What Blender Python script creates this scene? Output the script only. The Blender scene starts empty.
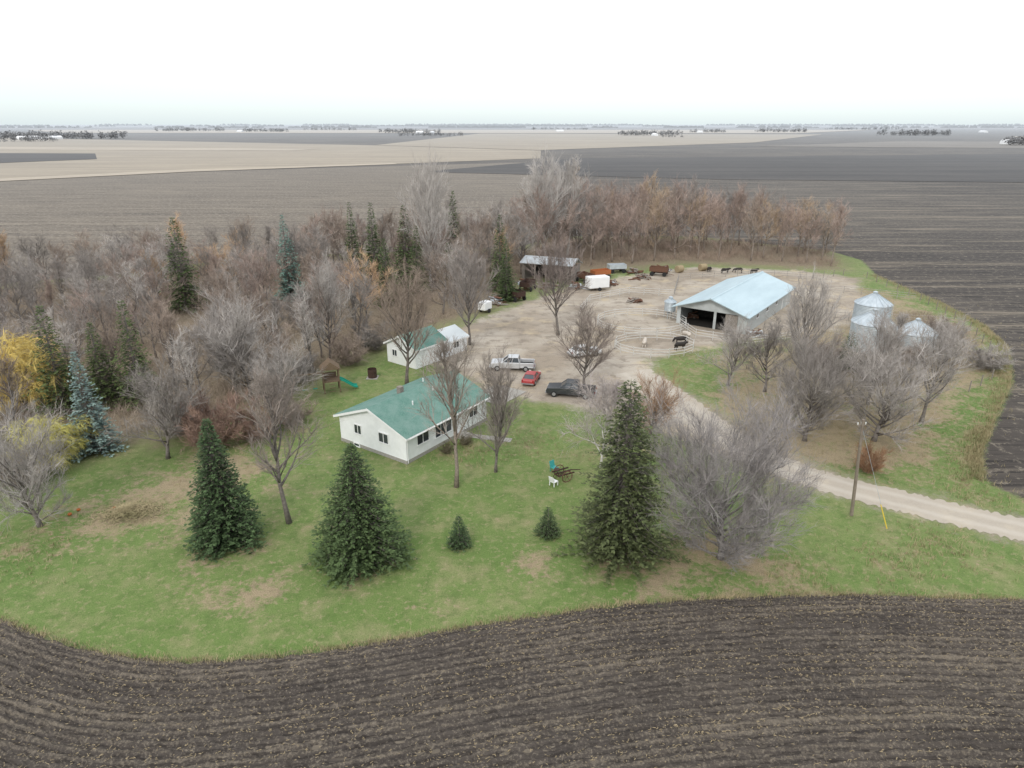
import bpy, bmesh, math, random
import numpy as np
from mathutils import Vector, Matrix, noise as mnoise
scene=bpy.context.scene
COL=scene.collection
R=math.radians
scene.view_settings.view_transform='Standard'
scene.view_settings.look='None'
scene.view_settings.exposure=0

# ------------------------------------------------------------------ nodes
class NT:
    def __init__(s,name):
        m=bpy.data.materials.new(name); m.use_nodes=True
        s.m=m; s.t=m.node_tree; s.t.nodes.clear()
    def n(s,typ,**kw):
        nd=s.t.nodes.new(typ)
        for k,v in kw.items():
            if k.startswith('_'): setattr(nd,k[1:],v); continue
            sock=nd.inputs[k.replace('__',' ')]
            s.put(sock,v)
        return nd
    def put(s,sock,v):
        if isinstance(v,bpy.types.NodeSocket): s.t.links.new(v,sock)
        else:
            if isinstance(v,(tuple,list)) and len(v)==3 and sock.type=='RGBA': v=(*v,1)
            sock.default_value=v
    def math(s,op,a,b=0.0,c=None,clamp=False):
        nd=s.t.nodes.new('ShaderNodeMath'); nd.operation=op; nd.use_clamp=clamp
        s.put(nd.inputs[0],a); s.put(nd.inputs[1],b)
        if c is not None: s.put(nd.inputs[2],c)
        return nd.outputs[0]
    def mix(s,f,a,b,mode='MIX'):
        nd=s.t.nodes.new('ShaderNodeMix'); nd.data_type='RGBA'; nd.blend_type=mode
        s.put(nd.inputs[0],f); s.put(nd.inputs[6],a); s.put(nd.inputs[7],b)
        return nd.outputs[2]
    def noise(s,vec,scale,detail=4,rough=.6):
        nd=s.n('ShaderNodeTexNoise',Scale=scale,Detail=detail,Roughness=rough)
        s.put(nd.inputs['Vector'],vec); return nd.outputs['Fac']
    def mr(s,v,a,b,c=0.0,d=1.0):
        nd=s.t.nodes.new('ShaderNodeMapRange'); nd.clamp=True
        for i,x in enumerate((v,a,b,c,d)): s.put(nd.inputs[i],x)
        return nd.outputs[0]
    def attr(s,name):
        nd=s.t.nodes.new('ShaderNodeAttribute'); nd.attribute_name=name
        return nd
    def pos(s): return s.t.nodes.new('ShaderNodeNewGeometry').outputs['Position']
    def obj(s): return s.t.nodes.new('ShaderNodeTexCoord').outputs['Object']
    def mapping(s,vec,rot=(0,0,0),scale=(1,1,1)):
        nd=s.t.nodes.new('ShaderNodeMapping'); s.put(nd.inputs['Vector'],vec)
        nd.inputs['Rotation'].default_value=rot; nd.inputs['Scale'].default_value=scale
        return nd.outputs[0]
    def bump(s,h,strength=.4,dist=.05):
        nd=s.n('ShaderNodeBump',Strength=strength,Distance=dist); s.put(nd.inputs['Height'],h)
        return nd.outputs[0]
    def out(s,color,rough=.9,metal=0.0,normal=None,spec=.3,alpha=None):
        b=s.t.nodes.new('ShaderNodeBsdfPrincipled')
        s.put(b.inputs['Base Color'],color); s.put(b.inputs['Roughness'],rough); s.put(b.inputs['Metallic'],metal)
        b.inputs['Specular IOR Level'].default_value=spec
        if normal is not None: s.put(b.inputs['Normal'],normal)
        o=s.t.nodes.new('ShaderNodeOutputMaterial'); s.t.links.new(b.outputs[0],o.inputs[0])
        return s.m
def painted_haze(T,color,k=4300):  # aerial haze painted into the base colour, thicker with distance from origin
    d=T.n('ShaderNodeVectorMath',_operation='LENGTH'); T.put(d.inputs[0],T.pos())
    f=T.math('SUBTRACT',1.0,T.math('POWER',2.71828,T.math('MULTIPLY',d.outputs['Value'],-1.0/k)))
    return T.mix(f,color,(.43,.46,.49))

def simple(name,c1,c2=None,scale=3,rough=.8,metal=0.0,bump=.2,bd=.02,spec=.3,detail=4):
    T=NT(name); o=T.obj()
    if c2 is None: c2=tuple(x*.75 for x in c1)
    n=T.noise(o,scale,detail)
    return T.out(T.mix(T.mr(n,.3,.7),c1,c2),rough,metal,T.bump(n,bump,bd) if bump else None,spec)

def gravel_color(T,P):
    a=T.noise(P,.09,5,.6); b=T.noise(P,.45,6,.7); c=T.noise(P,9,4,.7); d=T.noise(P,.2,5,.65)
    col=T.mix(T.mr(a,.38,.60),(.42,.37,.305),(.27,.22,.165))
    col=T.mix(T.mr(d,.54,.66,0,.8),col,(.46,.37,.24))
    col=T.mix(T.mr(b,.50,.62,0,.75),col,(.18,.145,.11))
    tk=T.mapping(P,(0,0,R(-55)),(.05,.55,1)); t=T.noise(tk,1.0,4,.6)
    col=T.mix(T.mr(t,.56,.64,0,.5),col,(.24,.20,.16))
    col=T.mix(T.math('MULTIPLY',T.mr(c,.4,.7),.4),col,(.52,.47,.40))
    return col,c

def mat_ground():
    T=NT('ground_soil_and_grass'); P=T.pos()
    nb=T.noise(P,.05,4); nm=T.noise(P,.33,6,.66); nf=T.noise(P,2.2,5,.7); nv=T.noise(P,11,4,.75)
    n1=T.noise(P,.9,5,.7)
    grass=T.mix(T.mr(nb,.35,.65),(.125,.195,.052),(.185,.235,.082))
    grass=T.mix(T.mr(nm,.47,.66,0,.85),grass,(.27,.255,.13))
    grass=T.mix(T.mr(n1,.48,.64,0,.55),grass,(.085,.140,.036))
    grass=T.mix(T.math('MULTIPLY',T.mr(nf,.53,.66),.7),grass,(.33,.285,.165))
    grass=T.mix(T.math('MULTIPLY',T.mr(nv,.48,.66),.65),grass,(.055,.098,.024))
    tan=T.attr('tan').outputs['Fac']
    ts=T.math('ADD',tan,T.math('MULTIPLY',T.math('SUBTRACT',nf,.5),2.1))
    ts=T.math('ADD',ts,T.math('MULTIPLY',T.math('SUBTRACT',nm,.5),2.0))
    tancol=T.mix(T.mr(nv,.35,.65),(.40,.32,.205),(.22,.165,.11))
    tancol=T.mix(T.mr(n1,.48,.66,0,.6),tancol,(.20,.155,.105))
    grass=T.mix(T.mr(ts,.42,.85,0,.9),grass,tancol)
    dw=T.attr('d_wood').outputs['Fac']
    ws=T.math('ADD',dw,T.math('MULTIPLY',T.math('SUBTRACT',nm,.5),18.0))
    ws=T.math('ADD',ws,T.math('MULTIPLY',T.math('SUBTRACT',nf,.5),10.0))
    lit=T.mix(T.mr(nf,.35,.65),(.27,.205,.145),(.13,.10,.075))
    lit=T.mix(T.mr(nv,.5,.7),lit,(.38,.29,.20))
    grass=T.mix(T.mr(ws,4,-3.5,0,.92),grass,lit)
    dg=T.attr('d_gravel').outputs['Fac']
    gs=T.math('ADD',dg,T.math('MULTIPLY',T.math('SUBTRACT',nm,.5),8.5))
    gs=T.math('ADD',gs,T.math('MULTIPLY',T.math('SUBTRACT',nf,.5),4.2))
    gcol,_=gravel_color(T,P)
    near=T.mix(T.mr(gs,1.3,-.7),grass,gcol)
    st=T.mapping(P,(0,0,R(12)),(.01,.22,1)); s1=T.noise(st,1.0,6,.72)
    st2=T.mapping(P,(0,0,R(12)),(.06,1.0,1)); s2=T.noise(st2,1.0,5,.7)
    sp=T.noise(P,.9,5,.8)
    fb=T.noise(P,.010,4,.6)
    soil=T.mix(T.mr(fb,.42,.60),(.062,.053,.046),(.098,.084,.070))
    soil=T.mix(T.mr(s1,.50,.62,0,.8),soil,(.20,.168,.128))
    soil=T.mix(T.mr(s2,.50,.60,0,.8),soil,(.028,.024,.022))
    soil=T.mix(T.mr(sp,.54,.64,0,.7),soil,(.26,.225,.175))
    dl=T.attr('d_stub').outputs['Fac']
    stub=T.mix(T.mr(s1,.38,.62),(.205,.172,.132),(.12,.10,.08))
    stub=T.mix(T.mr(s2,.48,.62,0,.75),stub,(.05,.042,.036))
    stub=T.mix(T.mr(sp,.52,.62,0,.75),stub,(.35,.305,.24))
    soil=T.mix(T.mr(dl,6,-6),soil,stub)
    df=T.attr('d_farm').outputs['Fac']
    fs=T.math('ADD',df,T.math('MULTIPLY',T.math('SUBTRACT',nf,.5),2.2))
    col=T.mix(T.mr(fs,.35,-.35),soil,near)
    h=T.math('ADD',nf,nv)
    return T.out(painted_haze(T,col),.95,0,T.bump(h,.7,.10),.1)

def mat_gravel():
    T=NT('gravel'); P=T.pos(); c,h=gravel_color(T,P)
    c=T.mix(.6,c,(.46,.42,.36))
    a=T.attr('across').outputs['Fac']; n=T.noise(P,.7,4)
    aa=T.math('ADD',a,T.math('MULTIPLY',T.math('SUBTRACT',n,.5),.3))
    tr=T.mr(T.math('ABSOLUTE',T.math('SUBTRACT',T.math('ABSOLUTE',aa),.45)),.28,.05,0,.35)
    c=T.mix(tr,T.mix(.2,c,(.34,.29,.23)),(.52,.48,.42))
    return T.out(c,.95,0,T.bump(h,.4,.03),.1)
def mat_plow():
    T=NT('ploughed_soil'); uv=T.attr('rowuv').outputs['Vector']; P=T.pos()
    m1=T.mapping(uv,(0,0,0),(.05,.55,1)); a=T.noise(m1,1.0,5,.6)
    m2=T.mapping(uv,(0,0,0),(.6,5.5,1)); b=T.noise(m2,1.0,5,.7)
    f=T.noise(P,6,6,.8); g=T.noise(P,.18,3); k=T.noise(P,1.6,5,.7)
    sx=T.t.nodes.new('ShaderNodeSeparateXYZ'); T.put(sx.inputs[0],uv)
    row=T.math('SINE',T.math('MULTIPLY',sx.outputs['Y'],2*math.pi/.56))
    c=T.mix(T.mr(g,.35,.65),(.070,.060,.053),(.096,.082,.070))
    ra=T.math('ADD',T.math('MULTIPLY',row,.035),T.math('ADD',T.math('MULTIPLY',a,.40),T.math('MULTIPLY',f,.60)))
    c=T.mix(T.mr(ra,.49,.60,0,.62),c,(.25,.21,.16))
    rb=T.math('SUBTRACT',b,T.math('MULTIPLY',row,.05))
    c=T.mix(T.mr(rb,.50,.62,0,.7),c,(.032,.027,.024))
    c=T.mix(T.mr(k,.54,.66,0,.5),c,(.042,.036,.032))
    c=T.mix(T.mr(f,.54,.62,0,.55),c,(.25,.215,.17))
    return T.out(c,.95,0,T.bump(f,1.0,.12),.1)
def mat_farfield(name,c1,c2,rot=12):
    T=NT(name); P=T.pos()
    a=T.noise(T.mapping(P,(0,0,R(rot)),(.004,.05,1)),1.0,6,.7)
    b=T.noise(P,.012,4); d=T.noise(P,.15,5,.75)
    c=T.mix(T.mr(a,.38,.62),c1,c2); c=T.mix(T.math('MULTIPLY',T.mr(b,.4,.7),.5),c,tuple(x*.7 for x in c1))
    c=T.mix(T.mr(d,.5,.65,0,.4),c,tuple(x*.6 for x in c1))
    return T.out(painted_haze(T,c),.95,0,None,.1)
def mat_tint(name,amt=.3,rough=.9,scale=1.5):
    """bark / twig material tinted by the object's own colour"""
    T=NT(name); oi=T.t.nodes.new('ShaderNodeObjectInfo')
    n=T.noise(T.obj(),scale,3)
    dark=T.mix(1.0,oi.outputs['Color'],(1-amt,1-amt,1-amt),'MULTIPLY')
    lite=T.mix(1.0,oi.outputs['Color'],(1+amt,1+amt,1+amt),'MULTIPLY')
    c=T.mix(T.mr(n,.3,.7),dark,lite)
    return T.out(c,rough,0,None,.1)
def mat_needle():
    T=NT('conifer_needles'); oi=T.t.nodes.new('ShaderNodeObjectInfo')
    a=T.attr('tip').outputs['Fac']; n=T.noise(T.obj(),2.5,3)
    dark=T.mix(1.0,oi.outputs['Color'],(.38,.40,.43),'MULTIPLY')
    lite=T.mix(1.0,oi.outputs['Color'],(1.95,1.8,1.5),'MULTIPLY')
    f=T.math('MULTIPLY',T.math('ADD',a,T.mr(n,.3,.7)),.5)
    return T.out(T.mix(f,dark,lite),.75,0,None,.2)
def mat_siding():
    T=NT('white_siding'); o=T.obj()
    w=T.n('ShaderNodeTexWave',_bands_direction='Z',_wave_profile='SAW',Scale=2.2,Distortion=0.0); T.put(w.inputs['Vector'],o)
    n=T.noise(o,1.2,4)
    c=T.mix(T.mr(n,.35,.75),(.82,.83,.83),(.72,.73,.73))
    return T.out(c,.6,0,T.bump(w.outputs['Fac'],.5,.02))
def mat_shingle():
    T=NT('green_shingles'); o=T.obj()
    br=T.n('ShaderNodeTexBrick',_offset=.5,Scale=3.0)
    br.inputs['Color1'].default_value=(.095,.205,.165,1); br.inputs['Color2'].default_value=(.14,.26,.215,1)
    br.inputs['Mortar'].default_value=(.055,.135,.11,1); br.inputs['Mortar Size'].default_value=.02
    T.put(br.inputs['Vector'],T.mapping(o,(0,0,R(90)),(1,1,1)))
    n=T.noise(o,.8,4); c=T.mix(T.mr(n,.35,.7),br.outputs['Color'],(.175,.275,.24))
    n2=T.noise(o,14,3); c=T.mix(T.math('MULTIPLY',T.mr(n2,.4,.7),.4),c,(.055,.125,.10))
    return T.out(c,.9,0,T.bump(n2,.3,.02))
def mat_metalroof(name,c1,c2,axis='Y',scale=1.6):
    T=NT(name); o=T.obj()
    w=T.n('ShaderNodeTexWave',_bands_direction=axis,Scale=scale,Distortion=0.0); T.put(w.inputs['Vector'],o)
    n=T.noise(T.mapping(o,(0,0,0),(.6,.15,.6)),1.0,4)
    c=T.mix(T.mr(n,.35,.7),c1,c2)
    c=T.mix(T.mr(w.outputs['Fac'],.9,1.0,0,.35),c,tuple(x*.6 for x in c1))
    return T.out(c,.45,.15,T.bump(w.outputs['Fac'],.4,.03),.4)
M=dict(
 ground=mat_ground(),gravel=mat_gravel(),plow=mat_plow(),
 tan=mat_farfield('stubble_field',(.35,.295,.22),(.26,.22,.17)),
 tan2=mat_farfield('pale_stubble_field',(.44,.37,.28),(.35,.30,.24),-5),
 dark=mat_farfield('dark_field_soil',(.050,.044,.040),(.080,.070,.062)),
 grey=mat_farfield('grey_field_soil',(.15,.13,.108),(.22,.19,.155)),
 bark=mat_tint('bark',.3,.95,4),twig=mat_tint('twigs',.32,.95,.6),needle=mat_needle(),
 siding=mat_siding(),shingle=mat_shingle(),
 bluemetal=mat_metalroof('pale_blue_metal_roof',(.46,.57,.61),(.37,.475,.515)),
 whitemetal=mat_metalroof('white_metal_roof',(.66,.70,.71),(.55,.60,.61)),
 barnwall=mat_metalroof('grey_metal_siding',(.50,.53,.53),(.38,.405,.40)),
 greymetal=mat_metalroof('weathered_metal_roof',(.50,.55,.58),(.34,.36,.37)),
 galv=simple('galvanised_steel',(.52,.57,.60),(.38,.43,.46),1.1,.4,.45,.1),
 trim=simple('white_trim',(.78,.78,.77),(.72,.72,.71),4,.5,0,0),
 found=simple('concrete',(.36,.34,.31),(.26,.25,.22),6),
 glass=simple('dark_glass',(.05,.06,.07),(.03,.035,.04),1,.08,0,0,.02,.8),
 shade_in=simple('painted_interior_shade',(.025,.023,.02),(.015,.014,.013),2),  # near-black colour standing in for the shade inside open buildings
 wood=simple('weathered_wood',(.20,.14,.09),(.12,.085,.055),7),
 oldwood=simple('grey_wood',(.27,.24,.21),(.17,.15,.13),7),
 pole=simple('pole_wood',(.24,.20,.16),(.17,.14,.11),5),
 fencemat=simple('fence_steel',(.38,.37,.35),(.28,.24,.20),5,.6,.2),
 palefence=simple('pale_fence_rail',(.58,.57,.54),(.44,.42,.39),5,.7,0),
 slide=simple('green_slide_plastic',(.02,.30,.22),(.02,.26,.19),2,.4,0,0),
 teal=simple('teal_paint',(.05,.32,.30),(.04,.25,.24),2,.4,0,0),
 rubber=simple('tyre_rubber',(.02,.02,.02),(.03,.03,.03),8,.9,0,0),
 rim=simple('alloy_rim',(.45,.46,.47),(.35,.36,.37),5,.35,.7,0),
 silver=simple('silver_paint',(.55,.56,.57),(.50,.51,.52),1,.3,.3,0,.02,.6),
 red=simple('red_paint',(.36,.03,.03),(.30,.03,.03),1,.35,0,0,.02,.6),
 black=simple('black_paint',(.035,.04,.045),(.03,.033,.037),1,.28,.1,0,.02,.7),
 white=simple('white_paint',(.78,.79,.79),(.72,.73,.73),1,.35,0,0,.02,.5),
 lamp=simple('lamp_lens',(.65,.65,.62),(.55,.55,.5),4,.2,0,0),
 tail=simple('red_lens',(.3,.01,.01),(.25,.01,.01),4,.2,0,0),
 hay=simple('hay',(.36,.29,.18),(.22,.17,.10),9,.95,0,.6,.06),
 drygrass=simple('dry_grass',(.38,.31,.185),(.22,.20,.10),.35,.95,0,0),
 hide=simple('black_hide',(.02,.017,.015),(.035,.028,.024),4,.7,0,.1),
 hide2=simple('white_hide',(.55,.50,.44),(.42,.37,.31),4,.7,0,.1),
 rust=simple('rusty_iron',(.16,.08,.05),(.09,.05,.035),6,.9),
 darkrust=simple('dark_rusty_iron',(.075,.04,.03),(.04,.028,.022),6,.9),
 yellow=simple('yellow_plastic',(.65,.48,.05),(.6,.44,.05),3,.5,0,0),
 orange=simple('orange_rind',(.40,.12,.03),(.33,.10,.03),5,.6),
 orangep=simple('faded_orange_paint',(.40,.14,.05),(.3,.1,.04),5,.6),
)
def mat_far():
    T=NT('distant_trees'); n=T.noise(T.pos(),.03,3)
    return T.out(painted_haze(T,T.mix(T.mr(n,.3,.7),(.075,.07,.07),(.13,.115,.105)),4200),.95,0,None,.1)
M['far']=mat_far()
def mat_farwhite():
    T=NT('distant_white_paint'); return T.out(painted_haze(T,(.8,.8,.8)),.6)
M['farwhite']=mat_farwhite()

# ------------------------------------------------------------------ mesh helpers
class MB:
    def __init__(s): s.v=[];s.f=[]
    def add(s,vs,fs):
        b=len(s.v); s.v.extend(tuple(v) for v in vs); s.f.extend(tuple(i+b for i in f) for f in fs); return s
    def box(s,x0,x1,y0,y1,z0,z1):
        return s.hexa([(x0,y0,z0),(x1,y0,z0),(x1,y1,z0),(x0,y1,z0)],[(x0,y0,z1),(x1,y0,z1),(x1,y1,z1),(x0,y1,z1)])
    def hexa(s,b,t):
        return s.add(list(b)+list(t),[(3,2,1,0),(4,5,6,7),(0,1,5,4),(1,2,6,5),(2,3,7,6),(3,0,4,7)])
    def prism_y(s,pts,y0,y1):
        n=len(pts)
        vs=[(x,y0,z) for x,z in pts]+[(x,y1,z) for x,z in pts]
        fs=[tuple(range(n)),tuple(reversed(range(n,2*n)))]+[((i+1)%n,i,i+n,(i+1)%n+n) for i in range(n)]
        return s.add(vs,fs)
    def tube(s,pts,rad,n=5,cap=True):
        b=len(s.v); pts=[Vector(p) for p in pts]
        for i,p in enumerate(pts):
            d=(pts[min(i+1,len(pts)-1)]-pts[max(i-1,0)])
            if d.length<1e-6: d=Vector((0,0,1))
            d.normalize()
            a=d.cross(Vector((0.31,0.95,0.1)) if abs(d.z)>.8 else Vector((0,0,1))); a.normalize(); c=d.cross(a)
            for k in range(n):
                an=2*math.pi*k/n; q=p+(a*math.cos(an)+c*math.sin(an))*rad[i]; s.v.append((q.x,q.y,q.z))
        for i in range(len(pts)-1):
            for k in range(n):
                k2=(k+1)%n; s.f.append((b+i*n+k,b+i*n+k2,b+(i+1)*n+k2,b+(i+1)*n+k))
        if cap and n>3:
            s.f.append(tuple(reversed([b+k for k in range(n)]))); s.f.append(tuple(b+(len(pts)-1)*n+k for k in range(n)))
        return s
    def mesh(s,name,mat,smooth=False):
        me=bpy.data.meshes.new(name); me.from_pydata(s.v,[],s.f); me.materials.append(mat)
        if smooth: me.polygons.foreach_set('use_smooth',[True]*len(me.polygons))
        me.update(); return me
def link(o,parent=None):
    COL.objects.link(o)
    if parent: o.parent=parent
    return o
def part(name,mb,mat,parent,smooth=False,bevel=0,label=None):
    me=mb if isinstance(mb,bpy.types.Mesh) else mb.mesh(name,mat,smooth)
    o=bpy.data.objects.new(name,me); link(o,parent)
    if bevel:
        m=o.modifiers.new('bevel','BEVEL'); m.width=bevel; m.segments=2; m.limit_method='ANGLE'
    if label: o['label']=label
    return o
def thing(name,label,cat,loc=(0,0,0),rot=0,group=None,scale=1):
    o=bpy.data.objects.new(name,None); o.empty_display_size=.5; o.location=loc; o.rotation_euler=(0,0,rot); o.scale=(scale,)*3
    o['label']=label; o['category']=cat
    if group: o['group']=group
    return link(o)
def structure(name,mesh):
    o=bpy.data.objects.new(name,mesh); o['kind']='structure'; return link(o)
def stuff(name,mesh,label,cat):
    o=bpy.data.objects.new(name,mesh); o['kind']='stuff'; o['label']=label; o['category']=cat; return link(o)

# ------------------------------------------------------------------ layout (metres)
def sdf(P,poly):
    poly=np.array(poly,float); d=np.full(len(P),1e9); ins=np.zeros(len(P),bool)
    for i in range(len(poly)):
        a=poly[i]; b=poly[(i+1)%len(poly)]; e=b-a; w=P-a
        t=np.clip((w@e)/(e@e),0,1); q=w-t[:,None]*e; d=np.minimum(d,np.hypot(q[:,0],q[:,1]))
        c=((a[1]>P[:,1])!=(b[1]>P[:,1]))
        with np.errstate(divide='ignore',invalid='ignore'):
            xi=(b[0]-a[0])*(P[:,1]-a[1])/(b[1]-a[1] if b[1]!=a[1] else 1e-9)+a[0]
        ins^=c&(P[:,0]<xi)
    return np.where(ins,-d,d)
EDGE=[(-90,60),(-60,44),(-45,39.2),(-33.1,35.8),(-27.8,33.6),(-22.8,32.3),(-18.5,32.0),(-12.8,32.7),(-7,34),(-.8,35.6),(5.9,37),(9.3,37.5),(16.1,38.1),(22.8,38.3),(34.5,37.8),(50,36.5),(70,33),(100,24)]
ex=np.linspace(-90,100,951); ey=np.interp(ex,[p[0] for p in EDGE],[p[1] for p in EDGE])
kk=np.hanning(31); kk/=kk.sum(); ey=np.convolve(np.pad(ey,15,mode='edge'),kk,'valid')
FARM=[(x,y) for x,y in zip(ex[::12],ey[::12])]+[(100,30),(60,44),(44,50.6),(42.3,54),(46,60),(51,66),(62,79),(71,93),(75.2,105),(77,121),(77,143),(82,160),(80,172),(52,196),(12,196),(2,178),(-32,170),(-64,163),(-85,143),(-108,132),(-140,125),(-140,75)]
WOOD=[(-150,48),(-75,48),(-60,52),(-50,57),(-42,60),(-35,64),(-27,74),(-23,86),(-16,99),(-4,113),(4,140),(40,156),(72,149),(80,172),(52,194),(12,194),(2,175),(-32,167),(-64,158),(-85,138),(-108,128),(-150,120)]
GRAV=[(-15.7,93),(-9.6,86),(-5,79),(-2,75),(3.2,73),(10,70),(17.6,63.5),(21,58.5),(26.8,52.6),(32,49.3),(39.2,44.9),(70,25),(72,28.5),(41.5,47.6),(34,52.2),(27.9,55.6),(25.1,62),(21.4,72),(18.5,82),(18.3,88),(27,93),(36,98),(46,101),(56,106),(64,118),(66,129),(72,140),(63,147),(42,152),(23,141),(9,128),(0,116),(-7,105)]
DN=[(90,17.2),(70,30),(56,38.7),(41.5,47.8),(37.7,50),(34,52.4),(30.5,54.6),(27.9,56.6),(25.6,60),(24,64),(22,71),(20,78),(17.8,84)]
DS=[(88,14.2),(68,26.6),(54,35.4),(39.2,44.6),(35.6,46.7),(32,49),(28.6,51.1),(25.0,54),(22,58),(19.6,63),(17.2,69.5),(15,76),(13,82)]
BLOBS=[(-17.9,38.3,3.0,.75),(-22.8,40.5,2.4,.5),(1.3,41.7,2.6,.65),(-6,37,2.5,.4),(9,40,4,.45),(-33,49,5.5,.65),(15.6,43,5.5,.75),(-11.6,41.7,3.6,.4),(-21.6,44.5,3.4,.4),(8.2,44,3.5,.5),(-26,47,4,.3),(-28,56,6,.5),(-18,50,3,.25),
 (-4,60,3,.3),(30,62,8,.8),(38,62,7,.65),(-24,66,5,.5),(24,88,5,.3),(50,100,12,.95),(55,92,10,.95),(64,110,10,.9),(46,72,7,.55),(33,44,3,.3),(2,62,4,.25),(-26,55,6,.4),(12,60,4,.5),(28,72,8,.8),(40,80,11,.9),(20,40,3,.35),(28,42,3,.3),(-36,43,4,.3),
 (52,84,8,.85),(34,88,7,.55),(66,125,9,.8),(68,100,5,.6),(60,90,7,.7),(36,70,6,.65),(24,57,4,.5),(40,52,3,.25)]
def axis(a,b,step,lim0,lim1):
    c=list(np.arange(a,b+.001,step)); s=step; x=b
    while x<lim1: s*=1.22; x+=s; c.append(x)
    s=step; x=a
    while x>lim0: s*=1.22; x-=s; c.insert(0,x)
    return np.array(c)
gx=axis(-125,105,1.25,-14000,14000); gy=axis(22,200,1.25,-1500,16000)
X,Y=np.meshgrid(gx,gy); P=np.stack([X.ravel(),Y.ravel()],1); nx,ny=len(gx),len(gy)
Z=np.zeros(len(P))
me=bpy.data.meshes.new('ground')
idx=np.arange(nx*ny).reshape(ny,nx)
q=np.stack([idx[:-1,:-1].ravel(),idx[:-1,1:].ravel(),idx[1:,1:].ravel(),idx[1:,:-1].ravel()],1)
me.from_pydata(np.column_stack([P,Z]).tolist(),[],q.tolist())
def setattrf(me,name,arr):
    a=me.attributes.new(name,'FLOAT','POINT'); a.data.foreach_set('value',arr.astype(np.float32))
setattrf(me,'d_farm',sdf(P,FARM)); setattrf(me,'d_wood',sdf(P,WOOD)); setattrf(me,'d_gravel',sdf(P,GRAV))
setattrf(me,'d_stub',sdf(P,[(-400,100),(-400,385),(-213,472),(26,600),(30,300),(5,200),(-60,150)]))
tan=np.zeros(len(P))
for bx,by,br,ba in BLOBS: tan+=ba*np.exp(-((P[:,0]-bx)**2+(P[:,1]-by)**2)/(br*br))
setattrf(me,'tan',np.clip(tan,0,1))
me.materials.append(M['ground']); structure('ground',me)

# foreground ploughed field with real furrows
fx=np.arange(-58,62,.2); off=np.arange(0,24,.11)
FX,OF=np.meshgrid(fx,off); FY=np.interp(FX.ravel(),ex,ey).reshape(FX.shape)-OF
rng=np.random.default_rng(3)
jit=np.convolve(rng.normal(0,1,len(fx)),np.ones(3)/3,'same')*.16
FY+=jit[None,:]*np.exp(-OF/.5)
def vnoise(shape,sc,seed):
    r=np.random.default_rng(seed); h,w=shape; gh,gw=int(h/sc)+3,int(w/sc)+3; g=r.normal(0,1,(gh,gw))
    yy=np.arange(h)/sc; xx=np.arange(w)/sc; y0=yy.astype(int); x0=xx.astype(int); ty=(yy-y0)[:,None]; tx=(xx-x0)[None,:]
    ty=ty*ty*(3-2*ty); tx=tx*tx*(3-2*tx)
    a=g[np.ix_(y0,x0)];b=g[np.ix_(y0,x0+1)];c=g[np.ix_(y0+1,x0)];d=g[np.ix_(y0+1,x0+1)]
    return (a*(1-tx)+b*tx)*(1-ty)+(c*(1-tx)+d*tx)*ty
sh=FX.shape
FZ=.06+.038*np.sin(OF*2*np.pi/.56)*(1+.3*vnoise(sh,12,9))+.045*vnoise(sh,1.3,1)+.025*vnoise(sh,3,2)+.022*rng.normal(0,1,sh)
FZ=FZ*np.clip(OF/1.2,0,1)+.012
me=bpy.data.meshes.new('ploughed_field'); w=len(fx); h=len(off); idx=np.arange(w*h).reshape(h,w)
q=np.stack([idx[:-1,:-1].ravel(),idx[1:,:-1].ravel(),idx[1:,1:].ravel(),idx[:-1,1:].ravel()],1)
me.from_pydata(np.column_stack([FX.ravel(),FY.ravel(),FZ.ravel()]).tolist(),[],q.tolist())
a=me.attributes.new('rowuv','FLOAT_VECTOR','POINT'); a.data.foreach_set('vector',np.column_stack([FX.ravel(),OF.ravel(),np.zeros(w*h)]).astype(np.float32).ravel())
me.materials.append(M['plow']); structure('ploughed_field',me)
rr=random.Random(8); mb=MB()
for i in range(30000):
    x=rr.uniform(-50,50); o_=round(rr.uniform(.1,20)/.56)*.56+rr.gauss(0,.11)
    if o_<.1 or mnoise.noise(Vector((x*.08,o_*.45,3)))<rr.uniform(-.5,.25): continue
    y=float(np.interp(x,ex,ey))-o_; z=rr.uniform(.08,.15); an=rr.gauss(0,.7); l=rr.uniform(.03,.09); wd=rr.uniform(.010,.020)
    dx,dy=math.cos(an)*l,math.sin(an)*l; px,py=-math.sin(an)*wd,math.cos(an)*wd
    mb.add([(x-dx-px,y-dy-py,z),(x+dx-px,y+dy-py,z+rr.uniform(-.02,.05)),(x+dx+px,y+dy+py,z+.02),(x-dx+px,y-dy+py,z)],[(0,1,2,3)])
stuff('corn_stubble',mb.mesh('corn_stubble',M['hay']),'pale corn stubble scattered over dark soil','stubble')
mb=MB(); rg=random.Random(12)
def tuft(x,y,hh,n=5):
    for _ in range(n):
        a=rg.uniform(0,6.28); l=hh*rg.uniform(.5,1.1); bx=x+rg.gauss(0,.12); by=y+rg.gauss(0,.12); w_=.018
        mb.add([(bx-w_*math.sin(a),by+w_*math.cos(a),0),(bx+w_*math.sin(a),by-w_*math.cos(a),0),(bx+math.cos(a)*l*.6,by+math.sin(a)*l*.6,l)],[(0,1,2)])
for i in range(2000):
    x=rg.uniform(-50,55); tuft(x,float(np.interp(x,ex,ey))+abs(rg.gauss(0,.25))-.1,.24)
FL=[(77,143),(77,121),(75.2,105),(71,93),(62,79),(51,66),(46,60),(42.3,54)]
for i in range(2600):
    k=rg.randrange(len(FL)-1); t=rg.random(); x=FL[k][0]*(1-t)+FL[k+1][0]*t-abs(rg.gauss(0,1.2)); y=FL[k][1]*(1-t)+FL[k+1][1]*t; tuft(x,y,.5)
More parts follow.
